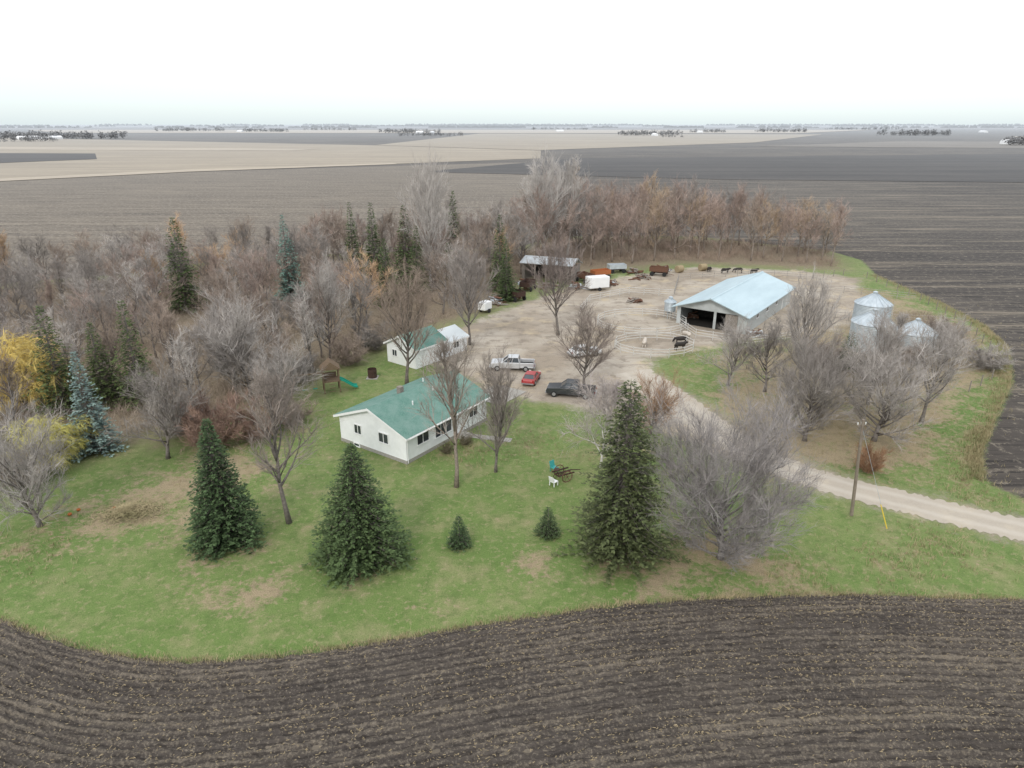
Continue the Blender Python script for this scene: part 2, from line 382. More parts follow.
for i in range(5200):
    bx,by,br,ba=rg.choice(BLOBS[13:])
    x=bx+rg.gauss(0,br*.6); y=by+rg.gauss(0,br*.6)
    if sdf(np.array([[x,y]]),GRAV)[0]<.5: continue
    tuft(x,y,.35,4)
stuff('dry_grass_tufts',mb.mesh('dry_grass_tufts',M['drygrass']),'tan dry grass tufts along lawn and fence edges','grass')

# driveway
dn=np.array(DN);ds=np.array(DS)
mb=MB(); ac=[]; K=8; N=len(dn)
tt=np.linspace(0,N-1,220)
for t in tt:
    a=np.array([np.interp(t,range(N),dn[:,0]),np.interp(t,range(N),dn[:,1])]); b=np.array([np.interp(t,range(N),ds[:,0]),np.interp(t,range(N),ds[:,1])])
    for k in range(K+1):
        u=k/K; jj=0
        if k in(0,K): jj=rr.uniform(-.07,.07)
        p=a*(1-u-jj)+b*(u+jj); mb.v.append((p[0],p[1],.02+.03*math.sin(u*math.pi))); ac.append(u*2-1)
for i in range(len(tt)-1):
    for k in range(K):
        a=i*(K+1)+k; mb.f.append((a,a+1,a+K+2,a+K+1))
me=mb.mesh('driveway',M['gravel']); setattrf(me,'across',np.array(ac)); structure('driveway',me)

def sheet(name,pts,mat,z):
    me=bpy.data.meshes.new(name); me.from_pydata([(x,y,z) for x,y in pts],[],[tuple(range(len(pts)))]); me.materials.append(mat)
    return structure(name,me)
sheet('field',[(-330,372),(-213,472),(26,656),(34,850),(-200,1050),(-1100,1600),(-2600,1500),(-1200,700)],M['tan'],.15)
sheet('field',[(-420,560),(-370,640),(-440,760),(-900,800),(-800,560)],M['dark'],.3)
sheet('field',[(-900,900),(-260,840),(-240,900),(-900,1010)],M['tan2'],.3)
sheet('field',[(-290,382),(-213,470),(-90,560),(-95,575),(-225,492),(-300,405)],M['tan2'],.25)
sheet('field',[(900,1150),(1300,1050),(3300,2100),(2600,2500),(1200,1750)],M['tan2'],.3)
sheet('field',[(340,1000),(900,870),(1500,1150),(700,1300)],M['grey'],.2)
sheet('field',[(-200,1060),(34,860),(400,1200),(900,2100),(-100,2300)],M['tan'],.18)
sheet('field',[(-1500,2400),(900,2300),(1800,3600),(-2400,3600)],M['tan2'],.5)
sheet('field',[(-60,470),(120,405),(700,330),(1600,520),(1500,840),(820,800),(60,660)],M['dark'],.15)
sheet('field',[(560,560),(1100,480),(1500,640),(800,690)],M['grey'],.25)

# ------------------------------------------------------------------ trees
def rvec(r): 
    while True:
        v=Vector((r.uniform(-1,1),r.uniform(-1,1),r.uniform(-1,1)))
        if .05<v.length<1: return v.normalized()
def grow(seed,H,Rad,low=.2,tf=.78,n=(14,6,6,5),tr=.16,tw=.022,up=.55,droop=0.0,wob=.22,lf=.55,lv=(.62,1.08)):
    r=random.Random(seed); TK=MB(); CR=MB()
    cz=(low+1)/2*H; hz=(1-low)/2*H*1.04
    def reach(p,d):
        px,py,pz=p.x/Rad,p.y/Rad,(p.z-cz)/hz; dx,dy,dz=d.x/Rad,d.y/Rad,d.z/hz
        A=dx*dx+dy*dy+dz*dz; B=px*dx+py*dy+pz*dz; C=px*px+py*py+pz*pz-1
        D=B*B-A*C
        if D<=0: return Rad*.5
        return max(.3*Rad,(-B+math.sqrt(D))/A)
    def path(p,d,L,seg,wb,tp):
        pts=[p.copy()]
        for i in range(seg):
            d=(d+rvec(r)*wb+Vector((0,0,tp))).normalized(); p=p+d*(L/seg); pts.append(p.copy())
        return pts
    def at(pts,t):
        s=t*(len(pts)-1); i=min(int(s),len(pts)-2); f=s-i
        return pts[i].lerp(pts[i+1],f),(pts[i+1]-pts[i]).normalized()
    def side(d,ang):
        a=d.cross(rvec(r)) 
        if a.length<.01: a=Vector((1,0,0))
        a.normalize(); return (d*math.cos(ang)+a*math.sin(ang)).normalized()
    def ribbon(pts,w0):
        a=(pts[-1]-pts[0]).cross(rvec(r)) 
        if a.length<1e-5: return
        a.normalize(); b=len(CR.v); n_=len(pts)
        for i,p in enumerate(pts[:-1]):
            w_=w0*(1-.75*i/(n_-1)); CR.v.append(tuple(p-a*w_)); CR.v.append(tuple(p+a*w_))
        CR.v.append(tuple(pts[-1]))
        for i in range(n_-2): CR.f.append((b+2*i,b+2*i+1,b+2*i+3,b+2*i+2))
        CR.f.append((b+2*(n_-2),b+2*(n_-2)+1,b+2*(n_-1)))
    trunk=path(Vector((0,0,-.2)),Vector((0,0,1)),H*tf+.2,6,.12,.05)
    TK.tube(trunk,[tr*1.35]+[tr*(1-.13*i) for i in range(1,7)],7)
    for i in range(n[0]):
        t=(low*H*.85+ (tf*H-low*H*.85)*((i+r.random())/n[0]))/(H*tf)
        p,td=at(trunk,min(t,.999))
        az=i*2.4+r.uniform(-.5,.5); el=up+ .75*t*r.uniform(.6,1.2)
        d=Vector((math.cos(az)*math.cos(el),math.sin(az)*math.cos(el),math.sin(el)))
        L=reach(p,d)*r.uniform(*lv)
        pts=path(p,d,L,5,wob*.9,.10-droop*.3)
        lr=tr*(lf-.55*lf*t)*min(1.2,L/(Rad))
        TK.tube(pts,[lr*(1-.17*k) for k in range(6)],5)
        for j in range(n[1]):
            t2=.22+.78*(j+r.random())/n[1]; p2,d2=at(pts,min(t2,.999))
            dd=side(d2,r.uniform(.45,.95)); dd=(dd+Vector((0,0,.2-droop*.5))).normalized()
            L2=L*r.uniform(.26,.55)*(1.15-.5*t2); pts2=path(p2,dd,L2,3,wob,.10-droop*.5)
            CR.tube(pts2,[lr*.45,lr*.34,lr*.22,lr*.1],3,False)
            for k in range(n[2]):
                p3,d3=at(pts2,min(.15+.85*(k+r.random())/n[2],.999))
                d3=side(d3,r.uniform(.4,.9)); d3=(d3+Vector((0,0,.15-droop))).normalized()
                L3=L2*r.uniform(.4,.75); pts3=path(p3,d3,L3,2,wob,.12-droop*.8)
                ribbon(pts3,tw*1.15)
                for l in range(n[3]):
                    p4,d4=at(pts3,min(.1+.9*(l+r.random())/n[3],.999))
                    d4=side(d4,r.uniform(.3,.8)); d4=(d4+Vector((0,0,.1-droop*1.5))).normalized()
                    L4=max(.3,L3*r.uniform(.45,.9))
                    if droop: L4*=1.6
                    ribbon([p4,p4+d4*L4],tw*.55)
    return TK,CR
def grow_mesh(key,*a,**k):
    T_,C_=grow(*a,**k)
    return (T_.mesh(key+'_trunk',M['bark'],True),C_.mesh(key+'_crown',M['twig']))
def conifer(seed,H,Rad,levels=46,per=13,spr=9,size=.34,ragged=.18,low=.02,pw=.85,gap=0.0,lean=0.0,tv=.2):
    r=random.Random(seed); TK=MB(); CR=MB(); tips=[]
    TK.tube([(0,0,-.2),(0,0,H*.5),(0,0,H*.97)],[H*.018,H*.011,.02],7)
    lob=[r.uniform(1-ragged,1+ragged) for _ in range(9)]
    tier=1
    for i in range(levels):
        z=H*(low+(1-low)*(i+r.random()*.9)/levels); k=1-z/H
        if gap and i%4==0: tier=r.uniform(1-tv,1+tv*.6)
        base=Rad*(k**pw)*min(1,.72+z/H*4)*tier
        nb=max(4,int(per*(.35+.65*k)))
        for j in range(nb):
            if gap and r.random()<gap*(.6+.8*math.sin(i*.9+j)): continue
            az=j*2*math.pi/nb+i*1.3+r.uniform(-.2,.2)
            rl=base*lob[int((az+z*lean)*9/6.283)%9]*r.uniform(1-ragged*1.2,1+ragged*.6)+.12
            dz=-.22*rl+.05
            ca,sa=math.cos(az),math.sin(az)
            ns=max(3,int(spr*(.3+.7*rl/Rad)))
            if rl>.8: TK.tube([(0,0,z),(ca*rl*.8,sa*rl*.8,z+dz*.8)],[.035,.012],3,False)
            for s_ in range(ns):
                t=.28+.72*(s_+r.random())/ns; bx=rl*t
                lift=.10*rl*t*t
                p=Vector((ca*bx,sa*bx,z+dz*t+lift+r.uniform(-.09,.09)))
                for sd in (-1,1):
                    an=az+sd*r.uniform(.2,1.0); L=size*r.uniform(.6,1.4)*(1.1-.35*t)*(.55+.45*k)
                    d=Vector((math.cos(an),math.sin(an),r.uniform(-.4,.35)))
                    q=p+d*L; wv=Vector((-math.sin(an),math.cos(an),r.uniform(-.6,.6)))*L*.26
                    b=len(CR.v); m=p.lerp(q,.45)
                    CR.v+= [tuple(p),tuple(m-wv),tuple(q),tuple(m+wv)]; CR.f.append((b,b+1,b+2,b+3))
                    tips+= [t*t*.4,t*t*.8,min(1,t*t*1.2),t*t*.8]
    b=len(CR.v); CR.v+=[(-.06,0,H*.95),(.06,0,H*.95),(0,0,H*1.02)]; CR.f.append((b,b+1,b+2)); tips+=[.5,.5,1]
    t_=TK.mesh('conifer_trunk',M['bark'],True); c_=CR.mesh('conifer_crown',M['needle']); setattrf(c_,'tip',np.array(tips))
    return t_,c_
BARKC=(.175,.155,.14)
def plant(name,meshes,loc,rot,sc,label,cat,bark,crown,group=None,sxy=None):
    t=thing(name,label,cat,(loc[0],loc[1],0),rot,group)
    t.scale=((sxy or sc),(sxy or sc),sc)
    a=part('trunk',meshes[0],None,t); a.color=(*bark,1)
    b=part('crown',meshes[1],None,t); b.color=(*crown,1)
    return t
GREY=(.26,.235,.215); PALE=(.365,.335,.31); BROWN=(.285,.23,.19); PINK=(.32,.25,.215); TAN=(.37,.285,.205); RUST=(.26,.14,.085)
big=grow_mesh('big',11,14.2,6.7,low=.0,tf=.32,n=(44,9,9,8),tr=.26,tw=.0165,up=.18,wob=.2,lf=.40,lv=(.75,1.03))
plant('bare_tree',big,(15.4,42.5),0,1,'large round bare tree with dense grey twigs on lawn','tree',(.19,.175,.165),(.285,.262,.25))
thinA=grow_mesh('thinA',21,13,2.9,low=.28,tf=.85,n=(22,7,7,6),tr=.20,tw=.017,up=.65)
thinB=grow_mesh('thinB',22,13.5,2.7,low=.3,tf=.85,n=(20,7,7,6),tr=.19,tw=.017,up=.8)
midA=grow_mesh('midA',23,10.5,3.8,low=.15,tf=.6,n=(20,8,7,6),tr=.18,tw=.019,up=.45)
midB=grow_mesh('midB',24,13,4.6,low=.22,tf=.65,n=(20,8,7,6),tr=.22,tw=.021,up=.5)
midC=grow_mesh('midC',25,12,5.2,low=.05,tf=.42,n=(26,8,8,7),tr=.23,tw=.020,up=.3)
birch=grow_mesh('birch',26,8.5,3.2,low=.12,tf=.8,n=(20,8,7,6),tr=.12,tw=.016,up=.6,droop=.12)
plant('bare_tree',thinA,(-17.9,47.3),.4,1,'slim bare tree with brownish twigs on lawn near spruces','tree',BARKC,(.28,.24,.21))
plant('bare_tree',thinB,(-4.9,53.1),1.2,1.02,'tall slim bare tree before the white house','tree',(.24,.2,.165),(.30,.26,.225))
plant('bare_tree',midA,(-1.5,55.9),2.2,1.02,'forked bare tree on lawn beside the house front','tree',BARKC,(.27,.235,.21),sxy=.8)
plant('bare_tree',midB,(-12.9,78.2),0.3,1.03,'tall bare tree between the house and garage','tree',(.15,.13,.115),(.27,.215,.175))
plant('bare_tree',midB,(7.0,99.4),2.3,1.04,'bare tree with brown twigs in the gravel yard','tree',(.16,.145,.13),(.24,.20,.18))
plant('birch_tree',birch,(8.2,56.5),0,1.05,'pale birch tree with fine drooping twigs on lawn','tree',(.5,.48,.45),(.38,.335,.315))
plant('bare_tree',midC,(-37.6,46.8),.9,.92,'wide bare tree at the edge of the lawn','tree',BARKC,PALE,sxy=.85)
plant('bare_tree',midA,(-33.0,58.6),3,.86,'low spreading bare tree beside a blue spruce','tree',BARKC,GREY,sxy=1.1)
plant('bare_tree',midC,(29.6,62.5),2,.95,'spreading bare tree beside the gravel drive','tree',BARKC,GREY,sxy=.95)
plant('bare_tree',midC,(36.6,62.5),4,.88,'wide bare tree with brown trunk near grain bins','tree',BARKC,PALE,sxy=1.08)
plant('bare_tree',midA,(-30.4,73.6),5,1.05,'grey bare tree at the woodland edge','tree',BARKC,PALE,sxy=1.25)
plant('bare_tree',midC,(-25.8,71.0),2,.72,'grey bare tree at the woodland edge','tree',BARKC,PALE,sxy=.8)
plant('bare_tree',midC,(-34,79),1,.95,'grey bare tree at the woodland edge','tree',BARKC,PALE,sxy=1.0)
plant('bare_tree',midB,(-6.1,94.5),4,1.05,'tall bare tree behind the garage','tree',BARKC,(.28,.25,.23),sxy=.95)
plant('bare_tree',midA,(8.8,77.5),1,.9,'bare tree near the parked dark pickup','tree',BARKC,(.24,.20,.175),sxy=1.1)
plant('cottonwood_tree',midB,(-15.8,131),1,1.75,'very tall pale cottonwood above the woodland','tree',(.40,.37,.34),(.42,.39,.365),sxy=1.25)
plant('cottonwood_tree',midB,(7.6,152),3,1.74,'very tall pale cottonwood above the shelter belt','tree',(.42,.39,.36),(.45,.42,.395),sxy=1.35)
plant('cottonwood_tree',thinA,(12.8,160),3,1.72,'very tall pale cottonwood above the shelter belt','tree',(.42,.39,.36),(.43,.40,.375),sxy=1.8)
plant('bare_tree',midA,(26.4,78),2,.75,'small bare tree beside the drive','tree',BARKC,PALE,sxy=.95)
plant('bare_tree',midA,(30.2,76),4,.78,'small bare tree beside the drive','tree',BARKC,GREY,sxy=1.0)
plant('bare_tree',midB,(43.9,67),4,.80,'bare tree with upright limbs near grain bins','tree',BARKC,PALE,sxy=.9)
plant('bare_tree',midB,(34.8,77),3,1.0,'bare tree with upright limbs near grain bins','tree',BARKC,PALE,sxy=.9)
plant('bare_tree',midC,(32.5,68.5),5,.85,'bare tree with upright limbs beside the drive','tree',BARKC,GREY,sxy=.75)
plant('bare_tree',midA,(40.6,72),1,.98,'bare tree standing before the grain bins','tree',BARKC,PALE,sxy=.95)
plant('bare_tree',thinA,(48.4,83),1,.60,'bare tree standing before the grain bins','tree',BARKC,PALE,sxy=.9)
plant('bare_tree',midA,(56,84),2,.62,'bare tree standing before the grain bins','tree',BARKC,PALE,sxy=.9)
plant('bare_tree',midA,(-24.7,87.7),4,1.18,'bare tree behind the playset','tree',BARKC,PALE,sxy=1.1)
plant('bare_tree',midC,(14.3,64),2.6,.58,'rust brown bare tree beside the drive','tree',BARKC,(.30,.19,.12),sxy=.6)
bush=grow_mesh('bush',31,3,1.7,low=.02,tf=.3,n=(28,8,7,5),tr=.05,tw=.016,up=.25)
for (x,y,a,sz,sxy_,c,lab) in [(32.6,55.6,0,.9,.9,(.28,.165,.10),'rounded rust brown bush beside the gravel drive'),(-29.2,60.8,1,1.75,2.1,(.28,.19,.15),'large reddish brown leafless shrub beside the wood'),
  (-25.8,62.8,2,1.3,1.8,(.28,.19,.15),'large reddish brown leafless shrub beside the wood'),(45,80,2,1.1,1.8,GREY,'brown leafless shrub beside grain bins'),(-43,53.5,2,1.1,1.6,BROWN,'brown leafless shrub at the lawn edge'),
  (-33.5,64,2,1.4,2.0,GREY,'grey leafless shrub at the lawn edge'),(-47.5,59,4,1.4,2.0,GREY,'grey leafless shrub at the lawn edge'),(-23.5,66.5,3,1.0,1.5,BROWN,'brown leafless shrub at the lawn edge'),
  (41,86,3,1.2,2.0,BROWN,'brown leafless shrub beside grain bins'),(62,84,1,1.0,1.8,PALE,'pale leafless shrub beside the pasture fence'),(64,98,2,1.0,1.8,BROWN,'brown leafless shrub beside the pasture fence'),(53,86,5,.9,1.5,BROWN,'brown leafless shrub beside grain bins'),
  (-26.5,79,5,1.2,1.7,GREY,'grey leafless shrub behind the playset'),(-21.5,85.5,2,1.2,1.7,BROWN,'brown leafless shrub behind the playset'),(-19.5,92,1,1.3,1.8,GREY,'grey leafless shrub behind the garage'),(-15,97,3,1.2,1.8,BROWN,'brown leafless shrub behind the garage')]:
    plant('bush',bush,(x,y),a,sz,lab,'bush',BROWN,c,sxy=sxy_)
willow=grow_mesh('willow',41,8,3.6,low=.08,tf=.55,n=(24,8,8,7),tr=.22,tw=.026,up=.5,droop=.45)
plant('willow_tree',willow,(-54.2,70.5),0,1.15,'yellow drooping willow at the wood edge','tree',BARKC,(.64,.50,.17),sxy=1.15)
plant('willow_tree',willow,(-43.4,57.0),1,.62,'small yellow green willow beside blue spruce','tree',BARKC,(.52,.48,.15),sxy=.85)
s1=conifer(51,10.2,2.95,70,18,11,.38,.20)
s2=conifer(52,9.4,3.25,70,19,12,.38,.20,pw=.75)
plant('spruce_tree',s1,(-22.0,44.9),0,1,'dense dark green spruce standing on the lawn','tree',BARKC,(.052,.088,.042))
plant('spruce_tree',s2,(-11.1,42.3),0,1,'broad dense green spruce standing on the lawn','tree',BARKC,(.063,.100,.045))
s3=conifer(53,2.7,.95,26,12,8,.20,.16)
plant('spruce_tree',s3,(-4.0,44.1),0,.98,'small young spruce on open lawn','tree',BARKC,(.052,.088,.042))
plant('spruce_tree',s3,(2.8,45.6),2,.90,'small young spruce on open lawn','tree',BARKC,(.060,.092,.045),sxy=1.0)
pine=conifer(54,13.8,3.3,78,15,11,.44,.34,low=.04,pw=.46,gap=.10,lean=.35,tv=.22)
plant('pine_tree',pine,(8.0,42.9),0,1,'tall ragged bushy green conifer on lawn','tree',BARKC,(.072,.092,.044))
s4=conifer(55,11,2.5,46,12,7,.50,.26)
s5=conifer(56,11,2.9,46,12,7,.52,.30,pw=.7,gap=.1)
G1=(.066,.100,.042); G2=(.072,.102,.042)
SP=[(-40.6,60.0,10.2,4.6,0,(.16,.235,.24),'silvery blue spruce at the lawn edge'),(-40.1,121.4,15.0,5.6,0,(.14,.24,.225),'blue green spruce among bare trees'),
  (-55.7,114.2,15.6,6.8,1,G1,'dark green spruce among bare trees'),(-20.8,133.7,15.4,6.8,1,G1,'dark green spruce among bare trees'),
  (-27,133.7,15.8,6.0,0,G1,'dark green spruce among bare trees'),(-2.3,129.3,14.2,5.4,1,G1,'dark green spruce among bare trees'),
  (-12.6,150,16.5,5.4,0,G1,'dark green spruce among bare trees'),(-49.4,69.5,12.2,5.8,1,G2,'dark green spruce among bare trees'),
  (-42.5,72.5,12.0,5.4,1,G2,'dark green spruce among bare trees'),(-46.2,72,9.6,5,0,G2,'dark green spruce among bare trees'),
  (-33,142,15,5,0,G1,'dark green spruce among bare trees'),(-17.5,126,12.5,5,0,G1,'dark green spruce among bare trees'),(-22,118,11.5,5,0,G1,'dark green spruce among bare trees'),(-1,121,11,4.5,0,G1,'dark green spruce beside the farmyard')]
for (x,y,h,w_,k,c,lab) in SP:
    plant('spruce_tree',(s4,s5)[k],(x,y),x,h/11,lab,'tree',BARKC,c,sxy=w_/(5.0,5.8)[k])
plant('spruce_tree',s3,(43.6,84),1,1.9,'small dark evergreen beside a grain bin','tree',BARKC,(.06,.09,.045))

# woodland
var=[grow_mesh('w%d'%i,60+i,12,[3.0,3.6,2.6,3.9,3.2,3.4][i],low=[.2,.22,.28,.12,.2,.25][i],tf=[.8,.65,.85,.5,.7,.6][i],n=(13,7,6,6),tr=.15,tw=.024,up=[.6,.5,.8,.4,.6,.5][i],lv=(.5,1.12)) for i in range(6)]
r=random.Random(77)
def infront(x,y):
    for (a,b,h,w_,k,c,l) in SP:
        if y<b+1.5 and y>b-26:
            xr=a*y/b
            if abs(x-xr)<w_*.5+1.5-(b-y)*.04: return True
    return False
def scatter(poly,spacing,nmax,avoid=()):
    pa=np.array(poly); out=[]; tries=0
    while len(out)<nmax and tries<16000:
        tries+=1; x=r.uniform(pa[:,0].min(),pa[:,0].max()); y=r.uniform(pa[:,1].min(),pa[:,1].max())
        if sdf(np.array([[x,y]]),poly)[0]>-.6: continue
        if abs(x)>y*.80+4: continue
        if any((x-a)**2+(y-b)**2<spacing**2 for a,b in out): continue
        if any((x-a)**2+(y-b)**2<c*c for a,b,c in avoid): continue
        if infront(x,y): continue
        out.append((x,y))
    return out
LW=[(-100,62),(-66,56),(-52,56),(-45,61),(-36,65),(-28,75),(-24,86),(-17,100),(-5,115),(3,143),(4,175),(-32,165),(-64,157),(-85,138),(-110,128)]
BW=[(4,146),(20,153),(40,159),(60,157),(72,150),(79,170),(52,192),(10,192)]
av=[(8,138,7),(-54.2,70.5,4.5),(-15.8,131,3)]
labs={0:'leafless grey tree in dense farm woodland',1:'leafless brown tree in dense farm woodland',2:'tree with withered tan leaves in woodland'}
for i,(x,y) in enumerate(scatter(LW,4.6,215,av)):
    h=r.uniform(7.5,11) if x<-45 else (r.uniform(8.5,12) if x<-25 else r.uniform(10,13.5))
    if y<85: h=min(h,9.0)
    k=r.random(); c=(GREY if k<.28 else PALE if k<.56 else BROWN if k<.72 else PINK if k<.92 else TAN); li=0 if k<.56 else (1 if k<.92 else 2)
    if li==2: c=(.44,.31,.20)
    f=r.uniform(.8,1.2); c=tuple(v*f for v in c)
    plant('bare_tree',r.choice(var),(x,y),r.uniform(0,6.28),h/12,labs[li],'tree',BARKC,c,'leafless woodland trees',sxy=h/12*r.uniform(1.05,1.35))
for i,(x,y) in enumerate(scatter(BW,4.7,88,av)):
    h=r.uniform(13.5,17) if x<45 else r.uniform(12,14.5)
    k=r.random(); c=(PINK if k<.55 else BROWN if k<.7 else GREY if k<.9 else TAN)
    f=r.uniform(.85,1.2); c=tuple(v*f for v in c)
    plant('bare_tree',r.choice(var),(x,y),r.uniform(0,6.28),h/12,'leafless pinkish brown tree in the shelter belt','tree',(.25,.21,.18),c,'shelter belt trees',sxy=h/12*r.uniform(.95,1.15))
def undergrowth(name,poly,count,hm,color_mat,label,seed=5):
    rg=random.Random(seed); mb=MB(); pa=np.array(poly)
    C=np.column_stack([np.random.default_rng(seed).uniform(pa[:,0].min(),pa[:,0].max(),count*3),np.random.default_rng(seed+1).uniform(pa[:,1].min(),pa[:,1].max(),count*3)])
    C=C[sdf(C,poly)<0]; C=C[np.abs(C[:,0])<C[:,1]*.82+5][:count]
    for x,y in C:
        if mnoise.noise(Vector((x*.12,y*.12,0)))<-.2: continue
        for _ in range(12):
            a=rg.uniform(0,6.28); l=rg.uniform(.3,1)*hm; px=x+rg.gauss(0,.6); py=y+rg.gauss(0,.6); sp=rg.uniform(.2,1.1); ex_=math.cos(a)*l*sp; ey_=math.sin(a)*l*sp; w_=.018; zb=rg.uniform(0,.4)*l
            mb.add([(px-w_,py,zb),(px+w_,py,zb),(px+ex_,py+ey_,l)],[(0,1,2)])
    return stuff(name,mb.mesh(name,color_mat),label,'undergrowth')
under=undergrowth('undergrowth',LW,7000,2.0,M['twig'],'brown twiggy undergrowth below bare trees'); under.color=(.27,.22,.175,1)
under2=undergrowth('undergrowth',BW,1800,2.2,M['twig'],'brown twiggy undergrowth below the shelter belt'); under2.color=(.28,.215,.17,1)
under3=undergrowth('brush',[(40,76),(50,80),(62,86),(70,100),(70,112),(64,112),(60,98),(46,88),(38,84)],700,1.2,M['twig'],'dry brown brush around the grain bins',15); under3.color=(.27,.22,.17,1)

# ------------------------------------------------------------------ buildings
def window(par,face,c,w,h,depth,mull=1):
    a,z=c; g=MB(); f=MB(); t=.09
    def bx(mb,a0,a1,z0,z1,d0,d1):
        if face=='y-': mb.box(a0,a1,depth-d1,depth-d0,z0,z1)
        else: mb.box(depth+d0,depth+d1,a0,a1,z0,z1)
    bx(g,a-w/2,a+w/2,z-h/2,z+h/2,.002,.03)
    for (a0,a1,z0,z1) in [(a-w/2-t,a+w/2+t,z+h/2,z+h/2+t),(a-w/2-t,a-w/2,z-h/2,z+h/2),(a+w/2,a+w/2+t,z-h/2,z+h/2)]: bx(f,a0,a1,z0,z1,.002,.07)
    for k in range(mull):
        m=a-w/2+w*(k+1)/(mull+1); bx(f,m-.03,m+.03,z-h/2,z+h/2,.032,.06)
    s=MB(); bx(s,a-w/2-t*1.4,a+w/2+t*1.4,z-h/2-t,z-h/2-.002,.002,.12)
    o=part('window',g,M['glass'],par); part('frame',f,M['trim'],o); part('sill',s,M['trim'],o); return o
def door(par,face,a,w,h,depth,mat,z0=.3):
    g=MB(); f=MB(); k=MB(); t=.1
    def bx(mb,a0,a1,za,zb,d0,d1):
        if face=='y-': mb.box(a0,a1,depth-d1,depth-d0,za,zb)
        else: mb.box(depth+d0,depth+d1,a0,a1,za,zb)
    bx(g,a-w/2,a+w/2,z0,z0+h,.002,.05); bx(f,a-w/2-t,a-w/2,z0,z0+h,.002,.08); bx(f,a+w/2,a+w/2+t,z0,z0+h,.002,.08); bx(f,a-w/2-t,a+w/2+t,z0+h,z0+h+t,.002,.08)
    bx(k,a+w/2-.14,a+w/2-.08,z0+h*.48,z0+h*.52,.05,.11)
    o=part('door',g,mat,par); part('frame',f,M['trim'],o); part('handle',k,M['rim'],o); return o
def gable(par,W,L,H,rise,wallmat,roofmat,over=.45,thick=.14,z0=.0,yc=0.0,wn='wall',rn='roof'):
    w=W/2;l=L/2
    part(wn,MB().prism_y([(-w,z0),(w,z0),(w,H),(0,H+rise),(-w,H)],yc-l,yc+l),wallmat,par)
    sl=rise/w; rf=MB(); x1=w+over; zb=H-over*sl
    for sg in (-1,1):
        a=[(0,H+rise+.01),(sg*x1,zb+.01),(sg*x1,zb+thick),(0,H+rise+thick+.03)]
        if sg==1: a=a[::-1]
        rf.prism_y(a,yc-l-over*.8,yc+l+over*.8)
    ro=part(rn,rf,roofmat,par)
    tr=MB()
    for sg in (-1,1):
        for yy in (yc-l-over*.8-.03,yc+l+over*.8+.002):
            a=[(0,H+rise-.12),(sg*x1,zb-.12),(sg*x1,zb+thick-.02),(0,H+rise+thick)]
            if sg==1:a=a[::-1]
            tr.prism_y(a,yy,yy+.028)
        tr.box(sg*x1 if sg>0 else -x1-.03,sg*x1+.03 if sg>0 else -x1,yc-l-over*.8,yc+l+over*.8,zb-.1,zb+thick-.02)
    part('fascia',tr,M['trim'],par)
    return ro
A35=R(-35)
h=thing('house','white single-storey house with green shingled gable roof','house',(-10.0,65.0,0),A35)
W,L=9.0,12.4; HH=2.9
part('foundation',MB().box(-W/2-.03,W/2+.03,-L/2-.03,L/2+.03,0,.35),M['found'],h)
ro=gable(h,W,L,HH,1.7,M['siding'],M['shingle'],z0=.352)
def roofz(x,W=W,H=HH,rise=1.7): return H+rise*(1-abs(x)/(W/2))
part('chimney',MB().box(-.9,-.4,-1.6,-1.1,roofz(.9),roofz(0)+.6),M['oldwood'],ro)
for (x,y) in ((1.2,1.5),(1.8,-2.2),(-1.5,3)):
    part('roof_vent',MB().tube([(x,y,roofz(x)),(x,y,roofz(x)+.55)],[.07,.07],8),M['trim'],ro)
window(h,'y-',(-1.9,1.95),.9,.9,-L/2); window(h,'y-',(1.6,1.95),1.2,.95,-L/2); window(h,'y-',(-2.2,.22),.7,.25,-L/2-.03,0)
window(h,'x+',(-3.9,1.95),1.6,1.1,W/2); window(h,'x+',(-.9,1.85),2.4,1.4,W/2,2); window(h,'x+',(3.9,1.95),1.3,1.1,W/2)
door(h,'x+',1.6,1.0,2.05,W/2,M['white'],.36)
part('step',MB().box(W/2+.06,W/2+1.3,.9,2.3,0,.2).box(W/2+.06,W/2+.9,1.0,2.2,.201,.34),M['found'],h)
part('gutter',MB().tube([(W/2+.5,-L/2,HH-.17),(W/2+.5,L/2,HH-.17)],[.06,.06],6),M['trim'],h)
part('downspout',MB().tube([(W/2+.08,-L/2+.1,.1),(W/2+.08,-L/2+.1,HH-.2)],[.04,.04],6),M['trim'],h)
pa_=structure('path',MB().box(0,5.0,-.45,.45,.01,.04).mesh('path',M['found'])); pa_.location=(-4.9,63.8,0); pa_.rotation_euler=(0,0,R(-15))
pa_=structure('patio',MB().box(-2.2,2.2,-2.6,2.6,.01,.07).mesh('patio',M['found'])); pa_.location=(-1.6,75.0,0); pa_.rotation_euler=(0,0,A35)
for i,(x,y,s_) in enumerate([(-6.3,59.6,.35),(-4.6,61.6,.3),(-1.6,66.6,.35)]):
    plant('bush',bush,(x,y),i,s_,'small leafless shrub at the house wall','bush',BROWN,(.16,.14,.09),sxy=.5)
g=thing('garage','small white garage with green roof and pale annex','garage',(-12.3,88.6,0),R(-38))
gable(g,5.4,5.6,2.7,1.3,M['siding'],M['shingle'],.35,yc=-1.0)
gable(g,4.8,4.4,2.1,1.0,M['siding'],M['whitemetal'],.3,yc=4.3,wn='annex_wall',rn='annex_roof')
dm=MB()
for k in range(4): dm.box(2.702,2.75,-2.4,.2,.03+k*.54,.53+k*.54)
part('garage_door',dm,M['trim'],g)
window(g,'x+',(4.3,1.3),1.0,.8,2.4); window(g,'y-',(-1.2,1.5),.8,.8,-3.8); door(g,'y-',1.2,.95,2.0,-3.8,M['trim'],.03)
